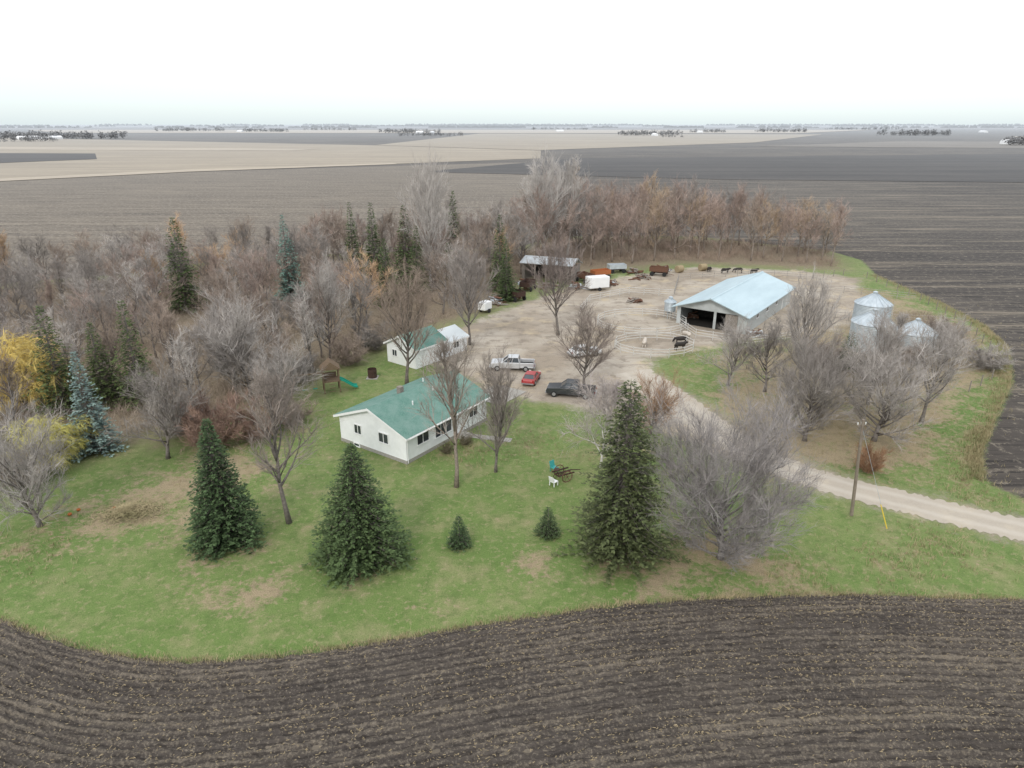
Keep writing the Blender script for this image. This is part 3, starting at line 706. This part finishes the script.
# barn
b=thing('barn','long low barn with pale blue metal roof and open front','barn',(38.0,112.6,0),R(-36))
W,L,HH,RS=11.2,24.0,2.9,1.9; w=W/2;l=L/2; t=.15
bw=MB()
bw.box(w-t,w,-l,l,0,HH).box(-w,-w+t,-l,l,0,HH)
bw.prism_y([(-w,0),(w,0),(w,HH),(0,HH+RS),(-w,HH)],l-.16,l-.01)
bw.prism_y([(-w+t,2.75),(w-t,2.75),(w-t,HH+.04),(0,HH+RS-.02),(-w+t,HH+.04)],-l+.01,-l+.16)
for a0,a1 in ((-w+t,-w+.6),(.4,.8),(w-1.4,w-t)): bw.box(a0,a1,-l+.01,-l+.16,0,2.748)
part('wall',bw,M['barnwall'],b)
rf=MB(); sl=RS/w
for sg in(-1,1):
    x1=w+.6; a=[(0,HH+RS+.01),(sg*x1,HH-.6*sl+.01),(sg*x1,HH-.6*sl+.14),(0,HH+RS+.15)]
    if sg==1:a=a[::-1]
    rf.prism_y(a,-l-1.0,l+.5)
ro=part('roof',rf,M['bluemetal'],b)
part('ridge_cap',MB().prism_y([(-.3,HH+RS+.1),(.3,HH+RS+.1),(0,HH+RS+.24)],-l-1.02,l+.52),M['bluemetal'],ro)
part('shade_panel',MB().box(-w+.3,w-.3,-l+6,-l+6.1,0,HH),M['shade_in'],b)  # dark sheet added across the barn, painting shade behind the open front
part('floor',MB().box(-w+.2,w-.2,-l+.2,l-.2,.02,.05),M['shade_in'],b)  # floor coloured with the same painted shade
part('sliding_door',MB().box(2.3,4.2,-l-.12,-l-.05,.05,2.7),M['oldwood'],b,label='grey wooden sliding barn door')
for y_ in(-7,-2,3): window(b,'x+',(y_,1.9),1.1,.6,w,0)
door(b,'x+',8,2.4,2.2,w,M['barnwall'],.02)
# back shed
s=thing('shed','old open-fronted shed with grey metal roof','shed',(8,138.5,0),R(-20))
w,l=5.2,3.2
mb=MB(); mb.box(-w,w,l-.15,l,0,2.9).box(-w,-w+.15,-l,l-.15,0,3.2).box(w-.15,w,-l,l-.15,0,3.2)
part('wall',mb,M['oldwood'],s)
for k in range(5): part('post',MB().box(-w+.3+k*2.3,-w+.5+k*2.3,-l,-l+.2,0,3.6),M['oldwood'],s)
mb=MB().hexa([(-w-.4,-l-.5,3.75),(w+.4,-l-.5,3.75),(w+.4,0,4.6),(-w-.4,0,4.6)],[(-w-.4,-l-.5,3.87),(w+.4,-l-.5,3.87),(w+.4,0,4.72),(-w-.4,0,4.72)])
mb.hexa([(-w-.4,0.005,4.6),(w+.4,0.005,4.6),(w+.4,l+.5,3.1),(-w-.4,l+.5,3.1)],[(-w-.4,.005,4.72),(w+.4,.005,4.72),(w+.4,l+.5,3.22),(-w-.4,l+.5,3.22)])
part('roof',mb,M['greymetal'],s)
part('back_shade_panel',MB().box(-w+.2,w-.2,l-.25,l-.18,0,2.8),M['shade_in'],s)  # dark sheet over the back wall, painting the shade inside the shed
def trailer(loc,rot,label,sx=4.2,sy=2.1,sz=2.1):
    t_=thing('box_trailer',label,'trailer',(*loc,0),rot)
    part('body',MB().box(-sx/2,sx/2,-sy/2,sy/2,.55,.55+sz),M['white'],t_,bevel=.08)
    part('door',MB().box(-sx/2-.03,-sx/2-.002,-sy/2+.2,sy/2-.2,.7,sz+.3),M['trim'],t_)
    part('hitch',MB().tube([(sx/2,0,.6),(sx/2+1,0,.5)],[.06,.06],6),M['rust'],t_)
    for sg in(-1,1):
        part('wheel',MB().tube([(0,sg*(sy/2-.02),.35),(0,sg*(sy/2+.2),.35)],[.35,.35],14),M['rubber'],t_)
trailer((16.4,129.5),R(20),'small white enclosed trailer parked in farmyard')
trailer((-4.6,112.8),R(60),'small white enclosed trailer beside trees',2.2,1.5,1.3)

def grain_bin(loc,Rr,Hh,label,name='grain_bin',legs=0.0):
    t_=thing(name,label,'grain bin',(*loc,0),0.6,'galvanised grain bins' if name=='grain_bin' else None)
    n=36; mb=MB(); rings=int(Hh/.11)
    for i in range(rings+1):
        rr_=Rr+(.035 if i%2 else 0)
        for k in range(n): mb.v.append((rr_*math.cos(2*math.pi*k/n),rr_*math.sin(2*math.pi*k/n),legs+Hh*i/rings))
    for i in range(rings):
        for k in range(n): mb.f.append((i*n+k,i*n+(k+1)%n,(i+1)*n+(k+1)%n,(i+1)*n+k))
    part('wall',mb,M['galv'],t_)
    mb=MB(); rc=Rr*.58
    for k in range(n):
        a0=2*math.pi*k/n;a1=2*math.pi*(k+1)/n
        rb=Rr+.12
        mb.add([(rb*math.cos(a0),rb*math.sin(a0),legs+Hh-.03),(rb*math.cos(a1),rb*math.sin(a1),legs+Hh-.03),(.25*math.cos(a1),.25*math.sin(a1),legs+Hh+rc),(.25*math.cos(a0),.25*math.sin(a0),legs+Hh+rc)],[(0,1,2,3)])
        if k%2==0: mb.tube([(rb*math.cos(a0),rb*math.sin(a0),legs+Hh),(.25*math.cos(a0),.25*math.sin(a0),legs+Hh+rc+.03)],[.04,.03],3,False)
    ro=part('roof',mb,M['galv'],t_)
    part('cap',MB().tube([(0,0,legs+Hh+rc-.05),(0,0,legs+Hh+rc+.25),(0,0,legs+Hh+rc+.4)],[.35,.35,.03],14),M['galv'],ro)
    if not legs:
        part('door',MB().box(-.45,.45,-Rr-.1,-Rr+.05,.3,2.0),M['galv'],t_)
        mb=MB()
        for dx in(-.2,.2): mb.tube([(dx+1.0,-Rr*.97,.3),(dx+1.0,-Rr*.97,Hh)],[.025,.025],4)
        for k in range(int(Hh/.35)): mb.tube([(.8,-Rr*.97,.5+k*.35),(1.2,-Rr*.97,.5+k*.35)],[.018,.018],4)
        part('ladder',mb,M['galv'],t_)
    else:
        for k in range(4):
            a=k*math.pi/2+.4; part('leg',MB().tube([(Rr*math.cos(a),Rr*math.sin(a),0),(Rr*math.cos(a),Rr*math.sin(a),legs+.3)],[.05,.05],5),M['galv'],t_)
        part('hopper',MB().tube([(0,0,.5),(0,0,legs)],[.15,Rr],20),M['galv'],t_)
grain_bin((50.6,92.5),2.7,4.0,'galvanised round grain bin with conical roof')
grain_bin((57.2,93.0),2.7,2.5,'lower galvanised grain bin with conical roof')
grain_bin((55.6,102.5),2.6,4.2,'galvanised round grain bin behind another bin')
grain_bin((26.0,109.4),.9,1.5,'small galvanised feed bin on legs beside barn','feed_bin',1.2)

# ------------------------------------------------------------------ vehicles
def vehicle(name,kind,paint,loc,rot,label,cat,sc=1):
    v=thing(name,label,cat,(*loc,.0),rot,None,sc); wd=.95; P_=M[paint]
    if kind=='pickup':
        body=MB().prism_y([(-1.05,.42),(2.75,.42),(2.82,.75),(2.7,1.08),(1.15,1.2),(-1.05,1.2)],-wd,wd)
        body.box(-2.85,-1.06,-wd,wd,.5,.72).box(-2.85,-1.06,-wd,-wd+.1,.722,1.2).box(-2.85,-1.06,wd-.1,wd,.722,1.2)
        part('body',body,P_,v,bevel=.05)
        part('bed_liner',MB().box(-2.84,-1.08,-wd+.11,wd-.11,.722,.76),M['rubber'],v)
        part('tailgate',MB().box(-2.9,-2.852,-wd+.04,wd-.04,.6,1.18),P_,v)
        gb=(-1.0,1.15);gt=(-.85,.45); wx=(-1.85,1.85); L0=-2.95
    else:
        wd=.88
        part('body',MB().prism_y([(-2.15,.35),(2.15,.35),(2.22,.6),(2.1,.82),(1.0,.95),(-1.6,.98),(-2.15,.9),(-2.2,.6)],-wd,wd),P_,v,bevel=.06)
        gb=(-1.65,1.0);gt=(-1.05,.25); wx=(-1.3,1.35); L0=-2.24
    zb={'pickup':1.2,'car':.96}[kind]; zt={'pickup':1.78,'car':1.4}[kind]
    wi=wd-.08; wt=wd-.24
    part('window',MB().hexa([(gb[0],-wi,zb),(gb[1],-wi,zb),(gb[1],wi,zb),(gb[0],wi,zb)],[(gt[0],-wt,zt),(gt[1],-wt,zt),(gt[1],wt,zt),(gt[0],wt,zt)]),M['glass'],v)
    part('roof',MB().box(gt[0]-.03,gt[1]+.03,-wt-.03,wt+.03,zt+.002,zt+.06),P_,v,bevel=.03)
    for sg in(-1,1):
        for xb,xt in ((gb[0],gt[0]),(gb[1],gt[1]),((gb[0]+gb[1])/2-.1,(gt[0]+gt[1])/2)):
            part('pillar',MB().tube([(xb,sg*wi,zb),(xt,sg*wt,zt)],[.05,.05],4),P_,v)
    for x in wx:
        for sg in(-1,1):
            o=part('wheel',MB().tube([(x,sg*(wd-.22),.37),(x,sg*(wd+.02),.37)],[.37,.37],18),M['rubber'],v)
            part('rim',MB().tube([(x,sg*(wd+.015),.37),(x,sg*(wd+.035),.37)],[.22,.2],12),M['rim'],o)
    xf=2.8 if kind=='pickup' else 2.2
    for sg in(-1,1):
        part('headlight',MB().box(xf-.1,xf+.03,sg*.7-.16,sg*.7+.16,.68,.88),M['lamp'],v)
        part('taillight',MB().box(L0,L0+.08,sg*(wd-.14)-.08,sg*(wd-.14)+.08,.75,1.0),M['tail'],v)
    part('front_bumper',MB().box(xf-.05,xf+.1,-wd+.05,wd-.05,.38,.56),M['rim'],v)
    part('rear_bumper',MB().box(L0-.08,L0+.04,-wd+.05,wd-.05,.4,.56),M['rim'],v)
vehicle('pickup_truck','pickup','silver',(.0,84),R(175),'silver pickup truck parked on the gravel yard','pickup')
vehicle('car','car','red',(2.4,79.4),R(75),'small red car parked beside the house','car',.9)
vehicle('pickup_truck','pickup','black',(6.9,74.8),R(168),'black pickup truck parked at the yard edge','pickup')
vehicle('car','car','white',(10.0,89.6),R(20),'white car parked on the gravel yard','car')
def wagon(loc,rot,mat,label):
    v=thing('farm_wagon',label,'wagon',(*loc,0),rot)
    part('box',MB().box(-1.9,1.9,-1,1,.9,1.0).box(-1.9,1.9,-1,-.93,1.0,1.8).box(-1.9,1.9,.93,1,1.0,1.8).box(-1.9,-1.83,-.93,.93,1.0,1.8).box(1.83,1.9,-.93,.93,1.0,1.8),mat,v)
    part('axle',MB().tube([(-1.3,-1,.45),(-1.3,1,.45)],[.06,.06],6).tube([(1.3,-1,.45),(1.3,1,.45)],[.06,.06],6).box(-1.6,1.6,-.1,.1,.5,.898),M['rust'],v)
    for x in(-1.3,1.3):
        for sg in(-1,1): part('wheel',MB().tube([(x,sg*1.0,.45),(x,sg*1.22,.45)],[.45,.45],14),M['rubber'],v)
    part('tongue',MB().tube([(1.6,0,.5),(3.2,0,.25)],[.05,.05],6),M['rust'],v)
wagon((18.3,140),R(25),M['orangep'],'faded orange farm wagon beside the old shed')
wagon((3.0,129.5),R(70),M['darkrust'],'rusty farm wagon in front of the shed')
wagon((14.8,136.5),R(120),M['rust'],'rusty farm wagon beside the old shed')
wagon((22.5,146),R(10),M['greymetal'],'grey farm wagon by the shelter belt')
wagon((0.5,121.5),R(130),M['darkrust'],'rusty farm wagon beside dark spruce')
wagon((31,143),R(-20),M['rust'],'rusty farm wagon by the shelter belt')
def heap(x,y,seed,mats,label,n=16,s_=1.0):
    rg=random.Random(seed); t_=thing('scrap_pile',label,'scrap pile',(x,y,0),0,'scrap piles near the shed')
    for k,mt in enumerate(mats):
        mb=MB()
        for i in range(n):
            a=rg.uniform(0,6.28); d=abs(rg.gauss(0,1.0))*s_; px_=d*math.cos(a); py_=d*math.sin(a); hgt=max(.1,1.1*s_-d*.6); an=rg.uniform(0,6.28); L_=rg.uniform(.4,1.3)
            c=Vector((px_,py_,rg.uniform(.05,hgt))); v=Vector((math.cos(an),math.sin(an),rg.uniform(-.4,.4)))*L_
            q=c+v; q.z=max(.05,q.z); c2=c-v; c2.z=max(.05,c2.z)
            mb.tube([c2,q],[rg.uniform(.05,.2)]*2,4)
        part(['boards','scrap_metal','panels'][k],mb,M[mt],t_)
for i,(x,y) in enumerate([(-1.5,124),(2.5,134.5),(7,131),(-3,119),(11.5,140.5),(19,134),(26,145),(33,148),(27,140),(12.5,131),(29.5,110),(37,99.5),(22,120)]): heap(x,y,i,['oldwood','rust','greymetal'][:2+(i%2)],'heap of old boards and rusty scrap metal',14,[1,.6][i>=10])
# ------------------------------------------------------------------ playset
p=thing('playset','wooden swing and climbing set with green slide','playset',(-21.6,76.3,0),R(20))
mb=MB()
for x in(-.9,.9):
    for y in(-.8,.8): mb.box(x-.06,x+.06,y-.06,y+.06,0,3.0)
mb.box(-1,1,-.9,.9,1.4,1.5).box(-.96,-.92,-.74,.74,1.5,2.1).box(-.74,.74,.82,.86,1.5,2.1)
part('tower',mb,M['wood'],p)
part('canopy',MB().prism_y([(-1.15,2.95),(1.15,2.95),(0,3.9)],-1,1),M['wood'],p)
sl=MB(); pts=[(0.96,1.5),(1.4,1.3),(2.1,.75),(2.6,.38),(3.0,.32)]
for (x0,z0),(x1,z1) in zip(pts,pts[1:]):
    sl.hexa([(x0,-.7,z0-.04),(x1,-.7,z1-.04),(x1,.1,z1-.04),(x0,.1,z0-.04)],[(x0,-.7,z0),(x1,-.7,z1),(x1,.1,z1),(x0,.1,z0)])
    for y in(-.74,.1): sl.hexa([(x0,y,z0),(x1,y,z1),(x1,y+.04,z1),(x0,y+.04,z0)],[(x0,y,z0+.2),(x1,y,z1+.2),(x1,y+.04,z1+.2),(x0,y+.04,z0+.2)])
part('slide',sl,M['slide'],p)
part('swing_frame',MB().tube([(-.9,0,2.4),(-4.4,0,2.4)],[.09,.09],6).tube([(-4.4,0,2.4),(-4.7,-1.1,0)],[.08,.08],6).tube([(-4.4,0,2.4),(-4.7,1.1,0)],[.08,.08],6),M['wood'],p)
for x in(-1.9,-3.1):
    o=part('swing',MB().box(x-.25,x+.25,-.12,.12,.5,.55),M['slide'],p)
    part('chain',MB().tube([(x-.22,0,.55),(x-.22,0,2.35)],[.015,.015],4).tube([(x+.22,0,.55),(x+.22,0,2.35)],[.015,.015],4),M['rim'],o)
lad=MB()
for z in(.3,.7,1.1): lad.box(-.35,.35,-1.2+z*.25-.03,-1.2+z*.25+.03,z,z+.05)
part('ladder',lad,M['wood'],p)
b_=thing('burn_barrel','dark rusty steel barrel standing near the garage','barrel',(-17.6,80.8,0))
n=16; mb=MB().tube([(0,0,0),(0,0,.3),(0,0,.6),(0,0,.9),(0,0,1.2)],[.55,.58,.55,.58,.55],n,False)
part('drum',mb,M['darkrust'],b_); part('base',MB().box(-.7,.7,-.7,.7,.0,.08),M['found'],b_)
o=thing('antique_cultivator','dark rusty antique cultivator with spoked wheels on lawn','garden ornament',(4.6,54.6,0),.5,None,1.25)
fr=MB().box(-.7,.7,-.04,.04,.5,.58).box(-.7,.7,-.44,-.36,.5,.58).box(-.7,.7,.36,.44,.5,.58).tube([(.7,0,.54),(1.5,0,.35)],[.04,.03],6)
part('frame',fr,M['darkrust'],o)
for sg in(-1,1):
    wm=MB(); pts=[(.42*math.cos(a*math.pi/8),sg*.55,.42+.42*math.sin(a*math.pi/8)) for a in range(17)]
    wm.tube(pts,[.035]*17,5,False)
    for a in range(6): wm.tube([(0,sg*.55,.42),(.42*math.cos(a*math.pi/3),sg*.55,.42+.42*math.sin(a*math.pi/3))],[.018,.018],4)
    part('wheel',wm,M['rust'],o)
for x in(-.5,-.1,.3): part('tine',MB().tube([(x,.2,.5),(x-.2,.2,.25),(x,.2,.02)],[.03,.03,.02],5),M['darkrust'],o)
part('seat',MB().tube([(-.5,0,.58),(-.55,0,.85),(-.55,0,.9)],[.03,.04,.22],8),M['darkrust'],o)
def chair(x,y,a,mat,lab):
    o=thing('garden_chair',lab,'chair',(x,y,0),a,'chairs on the lawn')
    part('seat',MB().box(-.28,.28,-.28,.28,.38,.43),M[mat],o); part('backrest',MB().hexa([(-.28,.24,.431),(.28,.24,.431),(.28,.28,.431),(-.28,.28,.431)],[(-.28,.38,.95),(.28,.38,.95),(.28,.42,.95),(-.28,.42,.95)]),M[mat],o)
    for sx in(-1,1):
        for sy in(-1,1): part('leg',MB().box(sx*.25-.03,sx*.25+.03,sy*.25-.03,sy*.25+.03,0,.379),M[mat],o)
chair(3.9,56.0,.7,'teal','teal wooden garden chair on the lawn'); chair(3.7,53.4,2.4,'white','white garden chair on the lawn')
def pumpkin(x,y,s_):
    t_=thing('pumpkin','round dull orange pumpkin lying on the grass','pumpkin',(x,y,0),x,'pumpkins on the lawn')
    mb=MB(); n,mm=20,9
    for i in range(mm):
        th=math.pi*(i+.5)/mm
        for k in range(n):
            a=2*math.pi*k/n; rr_=s_*math.sin(th)*(1+.08*math.cos(a*8)); mb.v.append((rr_*math.cos(a),rr_*math.sin(a),s_*.8*(1-math.cos(th))))
    for i in range(mm-1):
        for k in range(n): mb.f.append((i*n+k,(i*n+(k+1)%n),(i+1)*n+(k+1)%n,(i+1)*n+k))
    part('rind',mb,M['orange'],t_,True); part('stem',MB().tube([(0,0,s_*1.5),(.03,0,s_*1.9)],[.04,.025],5),M['wood'],t_)
for x,y,s_ in((-36.2,48.4,.16),(-33.0,49.2,.2),(-35.9,49.1,.15)): pumpkin(x,y,s_)
rg=random.Random(3); mb=MB()
for i in range(4200):
    a=rg.uniform(0,6.28); d=abs(rg.gauss(0,1.1)); hgt=max(.05,.7-d*.33); x=d*math.cos(a)*1.5; y=d*math.sin(a); z=rg.uniform(hgt*.3,hgt); an=rg.uniform(0,6.28); L_=rg.uniform(.08,.25)
    v=Vector((math.cos(an)*L_,math.sin(an)*L_,rg.uniform(-.06,.06))); c=Vector((x,y,z)); wv=Vector((-math.sin(an),math.cos(an),.3))*.025
    mb.add([c-v-wv,c+v,c-v+wv],[(0,1,2)])
o=stuff('straw_mound',mb.mesh('straw_mound',M['drygrass']),'low loose mound of pale straw on grass','straw'); o.location=(-31.5,48.8,0)
for i,(x,y,a) in enumerate([(41.5,147.8,.4),(36,146,.6)]):
    t_=thing('round_hay_bale','round hay bale near the barn','hay bale',(x,y,0),a,'round hay bales')
    part('hay',MB().tube([(-.75,0,.75),(-.7,0,.75),(.7,0,.75),(.75,0,.75)],[.68,.76,.76,.68],20),M['hay'],t_)

# ------------------------------------------------------------------ fences
def fence(name,pts,label,step=2.6,rails=(.45,.85,1.25),mat='fencemat',pr=.05,rr_=.03,ph=1.4):
    t_=thing(name,label,'fence',(pts[0][0],pts[0][1],0)); ox,oy=pts[0]
    n=0; rl=MB()
    for (x0,y0),(x1,y1) in zip(pts,pts[1:]):
        L_=math.hypot(x1-x0,y1-y0); k=max(1,int(round(L_/step)))
        for i in range(k):
            x=x0+(x1-x0)*i/k-ox; y=y0+(y1-y0)*i/k-oy
            if n<95: part('post',MB().tube([(x,y,0),(x,y,ph)],[pr,pr],5),M[mat],t_)
            n+=1
        for z in rails: rl.tube([(x0-ox,y0-oy,z),(x1-ox,y1-oy,z)],[rr_,rr_],4)
    part('rail',rl,M[mat],t_)
def ring(cx,cy,r0,r1,n=18): return [(cx+r0*math.cos(2*math.pi*i/n),cy+r1*math.sin(2*math.pi*i/n)) for i in range(n+1)]
fence('corral_fence',ring(20.5,104.5,7,6),'round pale rail corral fence in the dirt yard',mat='palefence',rr_=.045)
fence('corral_fence',ring(20.2,92.6,5.6,4.2,14),'small round pen of pale rails beside the yard',mat='palefence',rr_=.045)
fence('corral_fence',[(26.5,104),(27.5,98),(34,94),(42,97),(47,104)],'pale rail fence along the front of the barn lot',mat='palefence',rr_=.045)
fence('corral_fence',[(11.5,112),(14,120),(22,126),(30,124)],'pipe rail fence in the farmyard',mat='palefence',rr_=.04)
fence('corral_fence',[(30,124),(34,138),(50,143),(62,139),(60,128)],'pipe rail fence behind the barn',rr_=.04)
fence('pasture_fence',[(62,139),(70,143),(73.5,140),(74,121),(72,105),(67.5,92),(60,80),(52,74)],'wooden post and wire fence around the farmstead',3.5,(.5,.9,1.2),'oldwood',.07,.012,1.4)
fence('corral_fence',[(46,104),(54,112),(60,122)],'pipe rail fence beside the barn')
fence('corral_fence',[(47,104),(52,108),(66,106),(71,104)],'pipe rail fence beside the grain bins')
fence('corral_fence',[(60,128),(68,124),(73,121)],'pipe rail fence dividing dirt pens')
# ------------------------------------------------------------------ cattle
def cow(loc,rot,mat,label,graze=False,sc=.85):
    t_=thing('cow',label,'cow',(*loc,0),rot,'cattle in the barn lot',sc)
    hd=[(1.0,0,1.2),(1.28,0,1.25),(1.58,0,1.05)] if not graze else [(1.02,0,.95),(1.28,0,.55),(1.4,0,.26)]
    V=[(-.85,0,1.08),(-.3,0,.98),(.3,0,.95),(.75,0,1.05)]+hd
    E=[(0,1),(1,2),(2,3),(3,4),(4,5),(5,6)]; RD=[.30,.40,.42,.35,.22,.17,.12]
    for sg in(-1,1):
        b0=len(V); V+=[(-.82,sg*.18,.82),(-.68,sg*.22,.64),(-.90,sg*.22,.38),(-.86,sg*.22,.03)]; E+=[(0,b0),(b0,b0+1),(b0+1,b0+2),(b0+2,b0+3)]; RD+=[.19,.14,.075,.07]
        b0=len(V); V+=[(.70,sg*.18,.74),(.72,sg*.2,.40),(.7,sg*.2,.03)]; E+=[(3,b0),(b0,b0+1),(b0+1,b0+2)]; RD+=[.15,.08,.07]
        e0=len(V); hx,hy,hz=hd[1]; V.append((hx-.05,sg*.26,hz+.06)); E.append((5,e0)); RD.append(.04)
    b0=len(V); V+=[(-1.12,0,1.0),(-1.15,0,.5)]; E+=[(0,b0),(b0,b0+1)]; RD+=[.03,.04]
    me=bpy.data.meshes.new('body'); me.from_pydata(V,E,[]); me.materials.append(mat)
    o=bpy.data.objects.new('body',me); link(o,t_); m=o.modifiers.new('skin','SKIN'); m.use_smooth_shade=True
    for i,rd in enumerate(RD): me.skin_vertices[0].data[i].radius=(rd,rd)
    for i in range(len(RD)): me.skin_vertices[0].data[i].use_root=(i==1)
    o.modifiers.new('sub','SUBSURF').levels=1; o.modifiers['sub'].render_levels=1
for c in [((23.8,92.2),.4,'hide','black cow standing inside the small pen',False),((24.6,95.0),2.9,'hide','black cow grazing beside the pen',True),((45.5,144.8),.2,'hide','black cow standing near the shelter belt',False),
 ((48.5,145.4),3.0,'hide','black cow grazing near the shelter belt',True),((51.5,144.2),.4,'hide','black cow standing near the shelter belt',False),((19,93.5),1.3,'hide2','white cow standing in the small pen',False),((42.6,146.5),1,'hide','black cow grazing near the shelter belt',True),((26,97.5),1.9,'hide2','white cow grazing beside the pen',True)]:
    cow(c[0],c[1],M[c[2]],c[3],c[4])
u=thing('utility_pole','tall brown wooden utility pole beside the drive','utility pole',(27.8,48.4,0)); u.rotation_euler=(0,R(-4),0)
part('pole',MB().tube([(0,0,-.2),(0,0,4.5),(0,0,8.6)],[.14,.12,.09],10),M['pole'],u)
part('crossarm',MB().box(-.35,.35,.10,.18,8.0,8.1),M['pole'],u)
for x in(-.3,0,.3): part('insulator',MB().tube([(x,.14,8.1),(x,.14,8.26),(x,.14,8.3)],[.04,.06,.03],8),M['lamp'],u)
part('guy_wire',MB().tube([(0,0,7.9),(1.7,-2.3,0.1)],[.012,.012],4),M['galv'],u)
part('guy_guard',MB().tube([(1.7,-2.3,0.1),(1.7*.75,-2.3*.75,7.9*.25)],[.04,.04],6),M['yellow'],u)

# ------------------------------------------------------------------ distance
def grove(cx,cy,wx,wy,h,count,name,label,seed):
    rg=random.Random(seed); mb=MB()
    for i in range(count):
        x=cx+rg.uniform(-1,1)*wx; y=cy+rg.uniform(-1,1)*wy; hh=h*rg.uniform(.55,1.1); s_=hh*.45
        for k in range(26):
            v=rvec(rg)*rg.uniform(.3,1); c=Vector((x+v.x*s_,y+v.y*s_,hh*.52+v.z*hh*.48)); a=rvec(rg)*s_*.35; b=rvec(rg)*s_*.35
            mb.add([c-a,c+a,c+b],[(0,1,2)])
    return stuff(name,mb.mesh(name,M['far']),label,'trees')
def east(k,Yd): return k*(Yd*.9342+10.7)
GV=[(-.66,1500,125,45,16,150),(-.72,1250,60,20,12,40),(-.471,2900,130,40,17,70),(-.366,2700,90,30,15,50),(-.149,2400,100,30,15,70),(-.12,1800,80,20,11,50),(.202,1900,80,25,14,70),(.234,1650,25,10,7,16),(.287,2500,60,30,14,40),(.392,2600,90,30,15,60),(.59,1900,90,25,16,80),(.744,1050,18,25,13,24),(-.266,3300,120,30,14,40),(.07,3600,140,30,14,40),(.51,3600,180,40,15,60)]
for i,(k_,Yd,wx_,wy_,hh,ct) in enumerate(GV):
    grove(east(k_,Yd),Yd,wx_,wy_,hh,ct,'distant_grove','distant grove of bare trees around a farmstead',i)
for i,(Yd,hh) in enumerate([(5200,15),(7500,19),(10500,26)]):
    rg=random.Random(i+50); mb=MB(); x=-Yd*.85
    while x<Yd*.85:
        seg=rg.uniform(60,500)*Yd/6000
        if rg.random()<.62:
            n_=int(seg/16)+2
            for k in range(n_):
                cx=x+seg*k/n_; y=Yd+rg.uniform(-80,80); hh2=hh*rg.uniform(.5,1.1); ww=rg.uniform(10,26)
                mb.add([(cx-ww,y,0),(cx+ww,y,0),(cx+ww*.8,y,hh2*.8),(cx+ww*.2,y,hh2),(cx-ww*.5,y,hh2*.9)],[(0,1,2,3,4)])
        x+=seg
    stuff('distant_treeline',mb.mesh('distant_treeline',M['far']),'hazy tree line along the far horizon','trees')
rg=random.Random(9)
for i,(k_,Yd,sz) in enumerate([(-.717,1420,10),(-.70,1440,14),(-.684,1420,9),(-.669,1460,12),(-.709,1390,7),(-.135,2350,12),(-.117,2330,9),(.209,1850,10),(.07,2800,14),(.722,1120,7),(.69,2500,14),(-.398,2650,12),(.275,2450,10)]):
    t_=thing('farm_building','small white farm building far across the fields','farm building',(east(k_,Yd),Yd,0),rg.uniform(0,3),'distant farm buildings')
    part('wall',MB().prism_y([(-sz*.5,0),(sz*.5,0),(sz*.5,4),(0,7),(-sz*.5,4)],-sz,sz),M['farwhite'],t_)

# ------------------------------------------------------------------ light
wd=bpy.data.worlds.new('World'); scene.world=wd; wd.use_nodes=True; nt=wd.node_tree; nt.nodes.clear()
sky=nt.nodes.new('ShaderNodeTexSky'); sky.sky_type='NISHITA'; sky.sun_disc=False; sky.sun_elevation=R(38); sky.sun_rotation=R(200)
b1=nt.nodes.new('ShaderNodeBackground'); b1.inputs[1].default_value=.05; nt.links.new(sky.outputs[0],b1.inputs[0])
tc=nt.nodes.new('ShaderNodeTexCoord'); sx=nt.nodes.new('ShaderNodeSeparateXYZ'); nt.links.new(tc.outputs['Generated'],sx.inputs[0])
rp=nt.nodes.new('ShaderNodeValToRGB'); nt.links.new(sx.outputs['Z'],rp.inputs[0])
el=rp.color_ramp.elements; el[0].position=0; el[0].color=(.62,.71,.75,1); el[1].position=1; el[1].color=(1.44,1.46,1.48,1)
e=el.new(.05); e.color=(.76,.85,.88,1); e=el.new(.14); e.color=(.98,1.0,1.0,1)
b2=nt.nodes.new('ShaderNodeBackground'); b2.inputs[1].default_value=1.0; nt.links.new(rp.outputs[0],b2.inputs[0])
ad=nt.nodes.new('ShaderNodeAddShader'); nt.links.new(b1.outputs[0],ad.inputs[0]); nt.links.new(b2.outputs[0],ad.inputs[1])
wo=nt.nodes.new('ShaderNodeOutputWorld'); nt.links.new(ad.outputs[0],wo.inputs[0])
ld=bpy.data.lights.new('sun','SUN'); ld.energy=1.5; ld.angle=R(15); ld.color=(1,.95,.87); lo=bpy.data.objects.new('sun',ld); COL.objects.link(lo)
lo.rotation_euler=(R(52),0,R(-20)); lo.location=(0,0,60)
cd=bpy.data.cameras.new('camera'); co=bpy.data.objects.new('camera',cd); COL.objects.link(co); scene.camera=co
cd.lens=24.0; cd.sensor_width=36; cd.clip_end=30000; cd.clip_start=.5
co.location=(0,0,30); co.rotation_euler=(R(90-20.9),0,0)
